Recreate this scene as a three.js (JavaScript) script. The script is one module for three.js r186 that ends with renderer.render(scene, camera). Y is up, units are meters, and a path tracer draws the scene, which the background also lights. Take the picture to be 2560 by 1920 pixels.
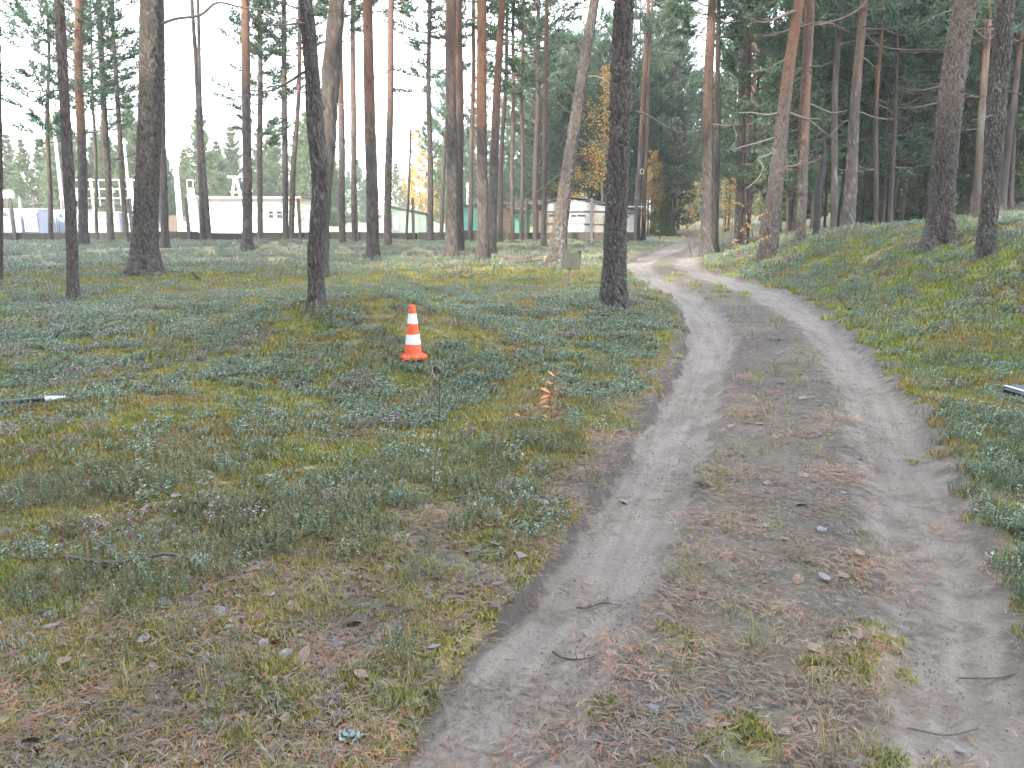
import * as THREE from 'three';
import { mergeGeometries } from 'three/addons/utils/BufferGeometryUtils.js';
import { createNoise2D, createNoise3D } from 'simplex-noise';

// ---------------------------------------------------------------- camera, sky, sun, exposure
const scene = new THREE.Scene();
const camera = new THREE.PerspectiveCamera(50, 1024 / 768, 0.1, 1500);
camera.position.set(0, 1.6, 0);
camera.rotation.x = -THREE.MathUtils.degToRad(11.73);
const renderer = new THREE.WebGLRenderer({ antialias: true });
renderer.toneMapping = THREE.LinearToneMapping;
renderer.toneMappingExposure = 5.9;
renderer.shadowMap.enabled = true;
{
  // bright hazy sky: white near the horizon, pale blue overhead
  const W = 256, H = 128, data = new Float32Array(W * H * 4);
  for (let j = 0; j < H; j++) {
    const el = Math.max(0, ((j + 0.5) / H - 0.5) * 2), t = Math.pow(el, 0.7);
    for (let i = 0; i < W; i++) data.set([1.0 - 0.34 * t, 1.04 - 0.25 * t, 1.12 - 0.1 * t, 1], (j * W + i) * 4);
  }
  const sky = new THREE.DataTexture(data, W, H, THREE.RGBAFormat, THREE.FloatType);
  sky.mapping = THREE.EquirectangularReflectionMapping;
  sky.magFilter = THREE.LinearFilter;
  sky.needsUpdate = true;
  scene.background = sky;
  scene.environment = sky;
}
const sun = new THREE.DirectionalLight(new THREE.Color().setRGB(1, 0.9, 0.76), 2.6);
sun.name = 'sun';
sun.position.set(-62, 62, 70);
sun.target.position.set(0, 0, -20);
sun.castShadow = true;
sun.shadow.radius = 8;
Object.assign(sun.shadow.camera, { left: -90, right: 90, top: 90, bottom: -90, near: 1, far: 400 });
sun.shadow.mapSize.set(4096, 4096);
scene.add(sun, sun.target);
scene.fog = new THREE.FogExp2(0xe6e7e2, 0.0009);

// ---------------------------------------------------------------- small helpers
function rng(a) { return () => { a = (a + 0x6d2b79f5) | 0; let t = Math.imul(a ^ (a >>> 15), 1 | a); t = (t + Math.imul(t ^ (t >>> 7), 61 | t)) ^ t; return ((t ^ (t >>> 14)) >>> 0) / 4294967296; }; }
const n2 = createNoise2D(rng(11)), n3 = createNoise3D(rng(12));
const clamp = (x, a = 0, b = 1) => Math.min(b, Math.max(a, x));
const lerp = (a, b, t) => a + (b - a) * t;
const sst = (a, b, x) => { const t = clamp((x - a) / (b - a)); return t * t * (3 - 2 * t); };
const mix3 = (a, b, t) => [lerp(a[0], b[0], t), lerp(a[1], b[1], t), lerp(a[2], b[2], t)];
const fbm = (x, y, o = 3) => { let s = 0, a = 0.5, f = 1; for (let i = 0; i < o; i++, a *= 0.5, f *= 2.03) s += a * n2(x * f + i * 17.3, y * f - i * 9.1); return s; };
const V = (x, y, z) => new THREE.Vector3(x, y, z);
const taken = new Map();
function numbered(name) { const k = taken.get(name) ?? 0; taken.set(name, k + 1); return k ? name + '_' + String(k).padStart(3, '0') : name; }
function shade(o) { o.traverse((c) => { if (c.isMesh) { c.castShadow = true; c.receiveShadow = true; } }); return o; }
function thing(name, label, category, x = 0, y = 0, z = 0, turn = 0, group) {
  const o = new THREE.Group(); o.name = numbered(name); o.position.set(x, y, z); o.rotation.y = turn;
  o.userData = { label, category }; if (group) o.userData.group = group;
  scene.add(o); return o;
}
function part(name, geo, mat, parent) { const m = new THREE.Mesh(geo, mat); m.name = name; m.castShadow = m.receiveShadow = true; parent.add(m); return m; }
function mat(r, g, b, rough = 0.9, more = {}) { const m = new THREE.MeshStandardMaterial({ roughness: rough, ...more }); m.color.setRGB(r, g, b); return m; }
const vmat = (rough = 0.92, more = {}) => new THREE.MeshStandardMaterial({ vertexColors: true, roughness: rough, side: THREE.DoubleSide, ...more });
// collects triangles with colours
class Tris {
  constructor() { this.p = []; this.c = []; }
  tri(a, b, c, col) { this.p.push(...a, ...b, ...c); this.c.push(...col, ...col, ...col); }
  quad(a, b, c, d, col) { this.tri(a, b, c, col); this.tri(a, c, d, col); }
  // a tube along points [x,y,z] with radii
  tube(pts, radii, n, colf) {
    const rings = pts.map((p, i) => {
      const q = pts[Math.min(i + 1, pts.length - 1)], o = pts[Math.max(i - 1, 0)];
      const d = V(q[0] - o[0], q[1] - o[1], q[2] - o[2]).normalize();
      const u = Math.abs(d.y) < 0.9 ? V(0, 1, 0).cross(d).normalize() : V(1, 0, 0).cross(d).normalize(), w = d.clone().cross(u);
      return Array.from({ length: n }, (_, k) => { const a = (k / n) * Math.PI * 2, cs = Math.cos(a) * radii[i], sn = Math.sin(a) * radii[i]; return [p[0] + u.x * cs + w.x * sn, p[1] + u.y * cs + w.y * sn, p[2] + u.z * cs + w.z * sn]; });
    });
    for (let i = 0; i + 1 < rings.length; i++) for (let k = 0; k < n; k++) { const l = (k + 1) % n; this.quad(rings[i][k], rings[i][l], rings[i + 1][l], rings[i + 1][k], colf(i, k)); }
    const e = rings[rings.length - 1]; for (let k = 1; k + 1 < n; k++) this.tri(e[0], e[k], e[k + 1], colf(rings.length - 1, 0));
    const b = rings[0]; for (let k = 1; k + 1 < n; k++) this.tri(b[0], b[k + 1], b[k], colf(0, 0));
  }
  geo() { const g = new THREE.BufferGeometry(); g.setAttribute('position', new THREE.Float32BufferAttribute(this.p, 3)); g.setAttribute('color', new THREE.Float32BufferAttribute(this.c, 3)); g.computeVertexNormals(); return g; }
}

// ---------------------------------------------------------------- the lie of the land (d = metres ahead of the viewpoint, along -z)
const RUT_L = [[-8, -2.6, 0.3], [0, -0.75, 0.3], [2.2, -0.1, 0.3], [2.59, 0.01, 0.3], [2.9, 0.14, 0.31], [3.28, 0.32, 0.32], [3.77, 0.49, 0.3], [4.41, 0.7, 0.3], [5.3, 1.0, 0.3], [6.58, 1.42, 0.3], [8.61, 2.04, 0.3], [10.53, 2.57, 0.33], [12.34, 2.96, 0.35], [14.88, 3.32, 0.36], [17.56, 3.49, 0.39], [20.65, 3.51, 0.36], [23.07, 3.6, 0.39], [26.83, 4.1, 0.41], [31.7, 5.4, 0.42], [37.7, 7.2, 0.52], [46.48, 9.57, 0.55], [70, 17, 0.55]];
const RUT_R = [[-8, -1.4, 0.3], [0, 0.55, 0.27], [2.2, 1.4, 0.25], [2.59, 1.57, 0.25], [2.9, 1.7, 0.24], [3.28, 1.85, 0.24], [3.77, 2.03, 0.25], [4.41, 2.27, 0.27], [5.3, 2.59, 0.28], [6.58, 3.06, 0.3], [7.46, 3.32, 0.29], [8.61, 3.63, 0.26], [10.15, 4.04, 0.27], [12.34, 4.53, 0.31], [14.88, 4.93, 0.38], [17.56, 5.18, 0.43], [19.95, 5.22, 0.46], [22.2, 5.14, 0.43], [25.02, 5.3, 0.37], [28.64, 6.0, 0.38], [35.46, 7.9, 0.4], [44.42, 10.6, 0.45], [70, 18.6, 0.5]];
function along(T, d, out) {
  let i = 0; while (i < T.length - 2 && d > T[i + 1][0]) i++;
  const a = T[i], b = T[i + 1], o = T[Math.max(0, i - 1)], e = T[Math.min(T.length - 1, i + 2)], h = b[0] - a[0], t = clamp((d - a[0]) / h), t2 = t * t, t3 = t2 * t;
  const ma = (b[1] - o[1]) / (b[0] - o[0]) * h, mb = (e[1] - a[1]) / (e[0] - a[0]) * h;
  out[0] = (2 * t3 - 3 * t2 + 1) * a[1] + (t3 - 2 * t2 + t) * ma + (3 * t2 - 2 * t3) * b[1] + (t3 - t2) * mb;
  out[1] = lerp(a[2], b[2], t);
  return out;
}
const LUT_N = 1600, LUT = new Float32Array(LUT_N * 4);
for (let i = 0; i < LUT_N; i++) { const d = -8 + (78 * i) / (LUT_N - 1), l = along(RUT_L, d, [0, 0]), r = along(RUT_R, d, [0, 0]); LUT.set([l[0], l[1], r[0], r[1]], i * 4); }
const TR = [0, 0, 0, 0];
function track(d) { const f = clamp((d + 8) / 78, 0, 0.9999) * (LUT_N - 1), i = Math.floor(f), t = f - i; for (let k = 0; k < 4; k++) TR[k] = lerp(LUT[i * 4 + k], LUT[i * 4 + 4 + k], t); return TR; }
function ground(x, z) {
  const d = -z, [xl, wl, xr, wr] = track(d), wob = 0.05 * n2(x * 0.7, d * 1.1) + 0.025 * n2(x * 3.1, d * 3.3);
  const sl = (x + wob - xl) / wl, sr = (x - wob - xr) / wr, on = 1 - sst(45, 60, d);
  const far = sst(60, 160, d);
  let h = (0.07 * n2(x * 0.23 + 3, d * 0.23) + 0.035 * n2(x * 0.8, d * 0.8) + 0.016 * n2(x * 2.6, d * 2.6)) * lerp(0.25, 1, clamp(Math.min(Math.abs(sl), Math.abs(sr)) - 1) * (x > xl && x < xr ? 0.35 : 1));
  // rise on the right, and the heathery hummock left of the middle
  const e = x - (xr + wr + 0.35);
  h += sst(5.5, 14, d) * (1.35 * lerp(1, 0.62, sst(18, 30, d)) * sst(0, 4.2, e) + 1.3 * sst(4, 18, e)) * (1 - 0.3 * sst(30, 46, d) * (1 - sst(6, 12, e)));
  const mx = (x + 1.8) / 2.0, mz = (d - 9.75) / 1.45; h += 0.6 * Math.exp(-(mx * mx + mz * mz) * 1.2);
  const bx = (x + 10.5) / 3, bz = (d - 37.5) / 1.4; h += 0.35 * Math.exp(-(bx * bx + bz * bz));
  h += 0.1 * Math.exp(-Math.pow((d - 42.3) / 2.3, 2)) * sst(-27, -22, x) * (1 - sst(3, 6, x));
  // ruts: left one with a broken bank on its outer side
  const dep = 0.098 * on * lerp(1, 0.7, sst(9, 25, d));
  const lOut = sl < 0 ? 1 - sst(0.95 + 0.08 * n2(d * 2.7, 5), 1.1 + 0.08 * n2(d * 2.7, 5), -sl) : 1 - sst(0.5, 1.3, sl);
  const rOut = 1 - sst(0.45, 1.35, Math.abs(sr));
  h -= dep * Math.max(lOut, 0.75 * rOut);
  h += on * 0.03 * Math.exp(-Math.pow((sl + 1.35) / 0.22, 2)) * clamp(0.6 + n2(d * 0.9, 2)) + on * 0.035 * Math.exp(-Math.pow((sr - 1.6) / 0.35, 2)) * clamp(0.5 + n2(d * 1.1, 8));
  // loose, rucked soil of the middle strip and the shoulders; lumps in the moss
  const inT = x > xl - 1 && x < xr + 1.2 ? on : 0;
  h += 0.012 * n2(x * 7.5, d * 7.5) * (1 - Math.max(lOut, rOut)) * lerp(0.7, 1.1, inT) + 0.006 * n2(x * 16, d * 16) + 0.009 * (lOut * n2(sl * 2.6, d * 0.5 + 4) + rOut * n2(sr * 2.4, d * 0.5 - 9));
  return h * (1 - far * 0.6);
}
// what covers the ground at a spot: shares of bare sand, soil, needle litter, moss, lingonberry and heath
const Z = { sand: 0, soil: 0, litter: 0, moss: 0, lingon: 0, heath: 0, mid: 0 };
const blob = (x, d, cx, cd, rx, rd) => { const a = (x - cx) / rx, b = (d - cd) / rd; return Math.exp(-(a * a + b * b)); };
function cover(x, d) {
  const [xl, wl, xr, wr] = track(d), on = 1 - sst(48, 60, d), a = n2(x * 1.7, d * 1.7), b = n2(x * 0.45 + 9, d * 0.45), c = fbm(x * 0.9 - 4, d * 0.9), e = n2(x * 6, d * 6);
  const wob = 0.05 * n2(x * 0.7, d * 1.1) + 0.025 * n2(x * 3.1, d * 3.3), sl = Math.abs(x - xl + wob) / wl, sr = Math.abs(x - xr - wob) / wr, jag = 0.08 * n2(d * 2.7, 5);
  Z.sand = on * Math.max(x + wob < xl ? 1 - sst(0.82, 0.98, sl - jag + 0.08 * e) : 1 - sst(0.75, 1.2, sl + 0.2 * e), 0.92 * (1 - sst(0.6, 1.35, sr + 0.3 * e)));
  const mid = x > xl && x < xr ? on : 0, dl = xl - wl - x, dr = x - xr - wr;
  Z.mid = mid;
  const edge = Math.exp(-Math.pow((Math.min(Math.abs(dl), Math.abs(dr)) + 0.02 * e) / 0.14, 2)) * on;
  const bank = on * (x + wob < xl ? sst(0.86, 0.98, sl - jag) * (1 - sst(1.25, 1.7, sl + 0.25 * a)) : 0) * (1 - sst(13, 17, d));
  const left = dl > 0 ? 1 : 0, right = dr > 0 ? 1 : 0, out = left * dl + right * dr;
  Z.soil = clamp(Math.max(edge * (0.6 + 0.3 * a), bank, mid * sst(-0.25, 0.35, b + 0.35 * e + 0.15) * (1 - 0.7 * sst(14, 20, d)), (1 - sst(0.25, 0.7, dr + 0.2 * a)) * right * 0.7 * sst(6, 8, d)));
  const near = left * (1 - sst(3.0, 5.0, d + 0.9 * b + 0.5 * dl * 0.1));
  Z.litter = clamp(Math.max(mid * (0.75 - 0.35 * sst(12, 20, d)) * (0.55 + 0.5 * sst(-0.3, 0.4, c)), left * (1 - sst(0.15, 0.95, dl + 0.45 * b + 0.3 * a)) * (1 - sst(9, 14, d)), near * 0.8, left * 0.5 * sst(0.1, 0.5, c) * (1 - sst(5, 7, d))) * (1 - Z.sand));
  const off = (1 - mid) * sst(0.03, right && d < 8 ? 0.2 : 0.45, out + 0.1 * a) * on + (1 - on);
  // lingonberry drifts
  const belt = left * Math.max(sst(6.2, 7.6, d + 0.9 * b + 0.6 * c), 0.1 * sst(4.8, 5.6, d + b)) + right * Math.max(sst(8.5, 12.5, d + 1.5 * b + 0.3 * dr), 0.9 * (1 - sst(6.0, 7.8, d + 0.6 * b)));
  const gap = sst(-0.28, 0.2, c + 0.22 * a + 0.25 * b) * (1 - 0.55 * sst(14, 20, d) * sst(0.0, 0.35, n2(x * 0.28 + 40, d * 0.5)));
  const yellow = left * Math.max(blob(x, d, -7, 20, 9, 3.2), 1.2 * blob(x, d, 0, 21.5, 5.5, 3.5), blob(x, d, -1, 31, 14, 5), 0.8 * blob(x, d, -14, 33, 6, 4)) + right * Math.max(blob(x, d, 6.5, 9.5, 3.5, 1.9), blob(x, d, 8.5, 13, 5, 1.6), 0.8 * blob(x, d, 6, 7.8, 2, 0.7));
  Z.lingon = clamp(off * belt * gap * (1 - 0.85 * clamp(yellow * (0.85 + 0.6 * c))));
  Z.heath = clamp(off * Math.max(left * Math.max(1.2 * blob(x, d, -1.0, 4.0, 0.75, 0.42), blob(x, d, -0.25, 4.55, 0.8, 0.45), blob(x, d, -2.3, 4.7, 0.8, 0.3), 0.8 * blob(x, d, 0.35, 5.4, 0.8, 0.35), 0.7 * blob(x, d, -1.6, 3.4, 0.5, 0.2), blob(x, d, -0.9, 8.1, 1.1, 0.5) * 0.6, 0.8 * blob(x, d, 1.5, 10.6, 0.5, 0.4)), right * Math.max(1 - sst(5.6, 7.2, d + 0.5 * a), 0.9 * blob(x, d, 5.6, 8.6, 1.6, 0.5), 0.6 * blob(x, d, 6.6, 10.6, 1.8, 0.4))) * (0.75 + 0.6 * a));
  Z.moss = clamp(off * (1 - 0.75 * Z.lingon) * (1 - 0.8 * near) * (1 - 0.75 * right * Z.heath) * lerp(0.5, 1, sst(-0.45, 0.2, b + 0.4 * c + 0.3 * a + 0.25)) + near * sst(-0.32, 0.05, c + 0.3 * a) + mid * 0.04 * sst(13, 19, d) + mid * 0.5 * sst(0.3, 0.6, a) * (1 - sst(2.6, 3.4, d)));
  return Z;
}

// ---------------------------------------------------------------- ground sheet
const gx = [], gd = [];
{
  const grow = (from, step, k, to) => { const o = []; let x = from, s = step; while (x < to) { s *= k; x += s; o.push(x); } return o; };
  const side = grow(5.6, 0.045, 1.09, 430);
  for (let i = side.length - 1; i >= 0; i--) gx.push(-side[i]);
  for (let x = -5.6; x <= 5.601; x += 0.045) gx.push(x);
  for (const x of side) if (x > gx[gx.length - 1] + 0.02) gx.push(x);
  const back = grow(-1.7, 0.06, 1.25, 90), front = grow(11.5, 0.045, 1.05, 700);
  for (let i = back.length - 1; i >= 0; i--) gd.push(-back[i]);
  for (let d = 1.7; d <= 11.5; d += 0.045) gd.push(d);
  for (const d of front) if (d > gd[gd.length - 1] + 0.02) gd.push(d);
}
const NX = gx.length, ND = gd.length, TW = 2048, TH = 2048;
const C_SAND = [0.22, 0.183, 0.15], C_SAND2 = [0.158, 0.13, 0.107], C_SOIL = [0.078, 0.063, 0.055], C_LIT = [0.125, 0.09, 0.065], C_LIT2 = [0.105, 0.095, 0.07], C_MOSS = [0.225, 0.205, 0.06], C_MOSS2 = [0.22, 0.165, 0.075], C_LING = [0.13, 0.15, 0.095], C_HEATH = [0.12, 0.125, 0.07], C_GRASS = [0.3, 0.26, 0.12];
const gtex = new Uint8Array(TW * TH * 4), gbump = new Uint8Array(TW * TH);
{
  const enc = (v) => { v = clamp(v); return Math.round(255 * (v <= 0.0031308 ? 12.92 * v : 1.055 * Math.pow(v, 1 / 2.4) - 0.055)); };
  const ENC = new Uint8Array(4096); for (let i = 0; i < 4096; i++) ENC[i] = enc(i / 4095);
  const put = (o, c) => { for (let k = 0; k < 3; k++) gtex[o + k] = ENC[Math.round(clamp(c[k]) * 4095)]; gtex[o + 3] = 255; };
  for (let j = 0; j < TH; j++) {
    const fj = ((j + 0.5) / TH) * (ND - 1), j0 = Math.min(ND - 2, Math.floor(fj)), d = lerp(gd[j0], gd[j0 + 1], fj - j0);
    for (let i = 0; i < TW; i++) {
      const fi = ((i + 0.5) / TW) * (NX - 1), i0 = Math.min(NX - 2, Math.floor(fi)), x = lerp(gx[i0], gx[i0 + 1], fi - i0);
      const z = cover(x, d), f1 = n2(x * 23, d * 23), f2 = n2(x * 61 + 7, d * 61), f3 = n2(x * 3.1, d * 3.1), f4 = n2(x * 0.6 - 20, d * 0.6);
      let c = mix3(C_LIT2, C_LIT, clamp(0.5 + 0.6 * f3 + 0.3 * f1));
      c = mix3(c, C_SOIL, z.soil * clamp(0.85 + 0.4 * f1));
      const litter = z.litter * clamp(0.6 + 0.6 * f1 + 0.3 * f2) * (1 - 0.8 * z.soil);
      c = mix3(c, mix3(C_LIT2, C_LIT, clamp(0.55 + 0.5 * f3)), litter);
      c = mix3(c, mix3(C_MOSS, C_MOSS2, clamp(0.4 + 0.7 * f4 + 0.25 * f3)), z.moss * clamp(0.85 + 0.4 * f1));
      c = mix3(c, C_LING, z.lingon * clamp(0.7 + 0.5 * f1));
      c = mix3(c, C_HEATH, z.heath * 0.8);
      if (d > 47 && x < 12) c = mix3(c, mix3(C_GRASS, [0.2, 0.19, 0.15], clamp(0.5 + f4)), sst(47, 49, d) * (1 - sst(9, 13, x)));
      if (z.sand > 0) c = mix3(c, mix3(mix3(C_SAND, C_SAND2, clamp(0.42 + 0.3 * f3 + 0.35 * f4 + 0.5 * n2((x - TR[0]) * 5.5, d * 0.45) + 0.3 * n2((x - TR[0]) * 14, d * 0.8))), C_SOIL, 0.6 * sst(0.3, 0.8, f1 * 0.6 + f2 * 0.55)), z.sand);
      const v = 1 + 0.14 * f2 + 0.12 * f1;
      put((j * TW + i) * 4, [c[0] * v, c[1] * v, c[2] * v]);
      gbump[j * TW + i] = clamp(128 + (f1 * 42 + f2 * 38 + f3 * 14) * (1 - 0.75 * z.sand) + z.sand * (9 * n2(x * 9, d * 22) + 14 * f2 + 10 * f1), 0, 255);
    }
  }
}
function dtex(data, w, h, fmt, srgb) { const t = new THREE.DataTexture(data, w, h, fmt); t.magFilter = THREE.LinearFilter; t.minFilter = THREE.LinearFilter; if (srgb) t.colorSpace = THREE.SRGBColorSpace; t.needsUpdate = true; return t; }
{
  const pos = new Float32Array(NX * ND * 3), uv = new Float32Array(NX * ND * 2), idx = [];
  for (let j = 0, o = 0; j < ND; j++) for (let i = 0; i < NX; i++, o++) {
    pos.set([gx[i], ground(gx[i], -gd[j]), -gd[j]], o * 3); uv.set([i / (NX - 1), j / (ND - 1)], o * 2);
    if (i && j) { const a = o - NX - 1, b = o - NX, c = o - 1; idx.push(a, b, o, a, o, c); }
  }
  const g = new THREE.BufferGeometry();
  g.setAttribute('position', new THREE.BufferAttribute(pos, 3)); g.setAttribute('uv', new THREE.BufferAttribute(uv, 2)); g.setIndex(idx); g.computeVertexNormals();
  const m = new THREE.MeshStandardMaterial({ roughness: 1, map: dtex(gtex, TW, TH, THREE.RGBAFormat, true), bumpMap: dtex(gbump, TW, TH, THREE.RedFormat), bumpScale: 0.02 });
  m.map.wrapS = m.map.wrapT = THREE.ClampToEdgeWrapping;
  const o = new THREE.Mesh(g, m); o.name = 'ground'; o.receiveShadow = o.castShadow = true; o.userData = { kind: 'structure', label: 'heathy forest floor with a sandy two-rut track', category: 'ground' }; scene.add(o);
}

// ---------------------------------------------------------------- pines
const barkTex = (() => {
  const W = 256, H = 512, a = new Uint8Array(W * H);
  for (let j = 0; j < H; j++) for (let i = 0; i < W; i++) {
    const t = (i / W) * Math.PI * 2, R = 1.1;
    const q = (k, o, v) => n3(Math.cos(t) * R * k + o, Math.sin(t) * R * k, (j / H) * v - o);
    const r = Math.min(Math.abs(q(1.5, 3, 7)), Math.abs(q(2.6, 30, 16)) * 1.3), f = q(7, 9, 40);
    a[j * W + i] = clamp(255 * (sst(0, 0.3, r) * 0.7 + 0.3 * (0.5 + 0.5 * f)), 0, 255);
  }
  const t = dtex(a, W, H, THREE.RedFormat); t.wrapS = THREE.RepeatWrapping; t.wrapT = THREE.MirroredRepeatWrapping; return t;
})();
const M_BARK = vmat(0.95, { bumpMap: barkTex, bumpScale: 0.03 });
const M_NEEDLE = new THREE.MeshPhysicalMaterial({ vertexColors: true, roughness: 0.6, side: THREE.DoubleSide, transmission: 0.45, thickness: 0 }), M_TWIG = vmat(0.95), M_LEAF = new THREE.MeshPhysicalMaterial({ vertexColors: true, roughness: 0.7, side: THREE.DoubleSide, transmission: 0.35, thickness: 0 });
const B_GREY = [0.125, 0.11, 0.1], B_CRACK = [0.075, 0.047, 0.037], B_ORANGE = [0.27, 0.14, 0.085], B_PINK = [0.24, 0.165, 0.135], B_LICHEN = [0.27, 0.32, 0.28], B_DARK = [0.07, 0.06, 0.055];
// axis: [height, dx, radius] rising; above the last point the stem goes on straight to full height
function trunkGeo(seed, r0, axis, H, level, orange, lichen = 0.15, flare = 0.35, dead = 0) {
  const seg = [9, 22, 52, 84][level], fine = [0.4, 0.12, 0.045, 0.028][level], last = axis[axis.length - 1], ys = [];
  for (let y = -0.3; y < last[0] && y < H; y += fine) ys.push(y);
  for (let y = Math.min(last[0], H); y < H; y += level ? 0.6 : 1.2) ys.push(y);
  ys.push(H);
  const P = [[0, 0, r0], ...axis], end = P[P.length - 1], slope = (end[1] - P[P.length - 2][1]) / Math.max(0.3, end[0] - P[P.length - 2][0]);
  const at = (y) => {
    if (y <= 0) return [y * ((P[1][1]) / P[1][0]), r0];
    if (y >= end[0]) { const t = (y - end[0]) / Math.max(0.01, H - end[0]); return [end[1] + slope * (y - end[0]) * (1 - 0.4 * t), lerp(end[2], dead ? 0.01 : Math.min(0.035, end[2] * 0.4), t)]; }
    let i = 0; while (y > P[i + 1][0]) i++;
    const a = P[i], b = P[i + 1], o = P[Math.max(0, i - 1)], e = P[Math.min(P.length - 1, i + 2)], h = b[0] - a[0], t = (y - a[0]) / h, t2 = t * t, t3 = t2 * t;
    const ma = (b[1] - o[1]) / (b[0] - o[0]) * h, mb = e === b ? b[1] - a[1] : (e[1] - a[1]) / (e[0] - a[0]) * h;
    return [(2 * t3 - 3 * t2 + 1) * a[1] + (t3 - 2 * t2 + t) * ma + (3 * t2 - 2 * t3) * b[1] + (t3 - t2) * mb, lerp(a[2], b[2], t)];
  };
  const R = rng(seed), knots = []; for (let k = 0; k < 26; k++) knots.push([R() * Math.PI * 2, 1.5 + R() * 9, 0.025 + 0.03 * R()]);
  const o3 = seed * 7.31 % 90, pos = [], col = [], uv = [], idx = [], rep = Math.max(1, Math.round(r0 * 2 * Math.PI / 0.5)), base = mix3(B_GREY, [0.1, 0.09, 0.084], R()).map((v) => v * (level ? 1 : 0.8)), warm = mix3(B_ORANGE, B_PINK, R());
  const wav = level ? 0.012 : 0.03, ph = R() * 9;
  for (let j = 0; j < ys.length; j++) {
    const y = ys[j], [dx0, rr] = at(y), dx = dx0 + wav * Math.sin(y * 0.9 + ph), dz = wav * 1.5 * Math.sin(y * 0.7 + ph * 2);
    const fl = 1 + flare * Math.exp(-Math.max(0, y) / (r0 * 1.6)), lobe = flare * 0.6 * Math.exp(-Math.max(0, y) / (r0 * 1.4));
    for (let i = 0; i <= seg; i++) {
      const th = ((i % seg) / seg) * Math.PI * 2, cs = Math.cos(th), sn = Math.sin(th), X = cs * rr + o3, Zz = sn * rr;
      const up = orange === null ? 0 : sst(-0.7, 0.9, y - orange + 1.1 * n3(X * 5, y * 1.3, Zz * 5) + 0.5 * n3(X * 14, y * 4, Zz * 14));
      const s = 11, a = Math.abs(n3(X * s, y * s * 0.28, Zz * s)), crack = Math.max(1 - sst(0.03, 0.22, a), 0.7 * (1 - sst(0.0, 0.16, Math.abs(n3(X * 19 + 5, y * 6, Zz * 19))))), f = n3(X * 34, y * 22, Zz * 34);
      const amp = Math.min(0.034, rr * 0.15) * (1 - 0.75 * up) * (level ? 1 : 0.4);
      let r = rr * fl + rr * lobe * Math.cos(th * 4 + ph) + amp * (0.35 * f - crack + 0.4 * n3(X * 4, y * 1.5, Zz * 4));
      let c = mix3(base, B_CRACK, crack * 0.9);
      c = mix3(c, [c[0] * 1.7, c[1] * 1.68, c[2] * 1.66], clamp(f * 1.2));
      if (up > 0) c = mix3(c, mix3(warm, [warm[0] * 0.62, warm[1] * 0.6, warm[2] * 0.62], clamp(0.5 * f + 0.5 * crack + 0.25)), up);
      const lk = n3(X * 20 + 40, y * 13, Zz * 20), lb = n3(X * 2.5 - 30, y * 0.8, Zz * 2.5);
      const li = sst(0.32, 0.5, lk - 0.66 + lichen * 0.42 + 0.32 * lb) * (1 - up);
      c = mix3(c, B_LICHEN, li * 0.85);
      if (dead) c = mix3(c, B_DARK, 0.75);
      if (level) for (const k of knots) { let da = Math.abs(th - k[0]); if (da > Math.PI) da = Math.PI * 2 - da; const q = (da * da * rr * rr + (y - k[1]) ** 2) / (k[2] * k[2]); if (q < 1.2) { c = mix3(c, B_DARK, 0.85); r += 0.02 * (1.2 - q); } }
      pos.push(dx + cs * r, y, dz + sn * r); col.push(...c); uv.push((i / seg) * rep, y);
      if (i && j) { const q = j * (seg + 1) + i; idx.push(q - seg - 2, q, q - seg - 1, q - seg - 2, q - 1, q); }
    }
  }
  const g = new THREE.BufferGeometry();
  g.setAttribute('position', new THREE.Float32BufferAttribute(pos, 3)); g.setAttribute('color', new THREE.Float32BufferAttribute(col, 3)); g.setAttribute('uv', new THREE.Float32BufferAttribute(uv, 2)); g.setIndex(idx); g.computeVertexNormals();
  return { g, at };
}
const twigCol = (R) => { const v = 0.75 + 0.5 * R(); return [0.13 * v, 0.1 * v, 0.085 * v]; };
// a bare crooked branch of about one metre along +x
function branchGeo(seed, pale) {
  const R = rng(seed), T = new Tris(), run = (p, dir, len, r, depth) => {
    const n = 7, pts = [p.slice()], rad = [r], q = p.slice(); let d = dir.clone();
    for (let i = 1; i <= n; i++) { d.add(V((R() - 0.5) * 0.35, (R() - 0.5) * 0.4 + (i > 4 ? 0.12 : -0.05), (R() - 0.5) * 0.35)).normalize(); for (let k = 0; k < 3; k++) q[k] += d.getComponent(k) * len / n; pts.push(q.slice()); rad.push(r * (1 - 0.85 * i / n)); if (depth && i > 1 && R() < 0.62) run(q, d.clone().add(V((R() - 0.5) * 1.6, (R() - 0.35) * 1.2, (R() - 0.5) * 1.8)).normalize(), len * (0.2 + 0.4 * R()) * (1 - 0.4 * i / n), rad[i] * 0.65, depth - 1); }
    const c = pale ? mix3([0.2, 0.19, 0.16], twigCol(R), 0.4) : twigCol(R); T.tube(pts, rad, 5, () => c);
  };
  run([-0.06, 0, 0], V(1, 0.12 - 0.3 * R(), (R() - 0.5) * 0.4).normalize(), 1, 0.02, 2);
  return T.geo();
}
const BRANCH = [21, 22, 23, 24, 25, 26, 27].map((s, i) => branchGeo(s, i > 4));
const STUB = (() => { const T = new Tris(), c = [0.07, 0.058, 0.05]; T.tube([[-0.03, 0, 0], [0.05, 0.012, 0], [0.13, 0.045, 0.01]], [0.022, 0.016, 0.007], 5, () => c); return T.geo(); })();
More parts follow.
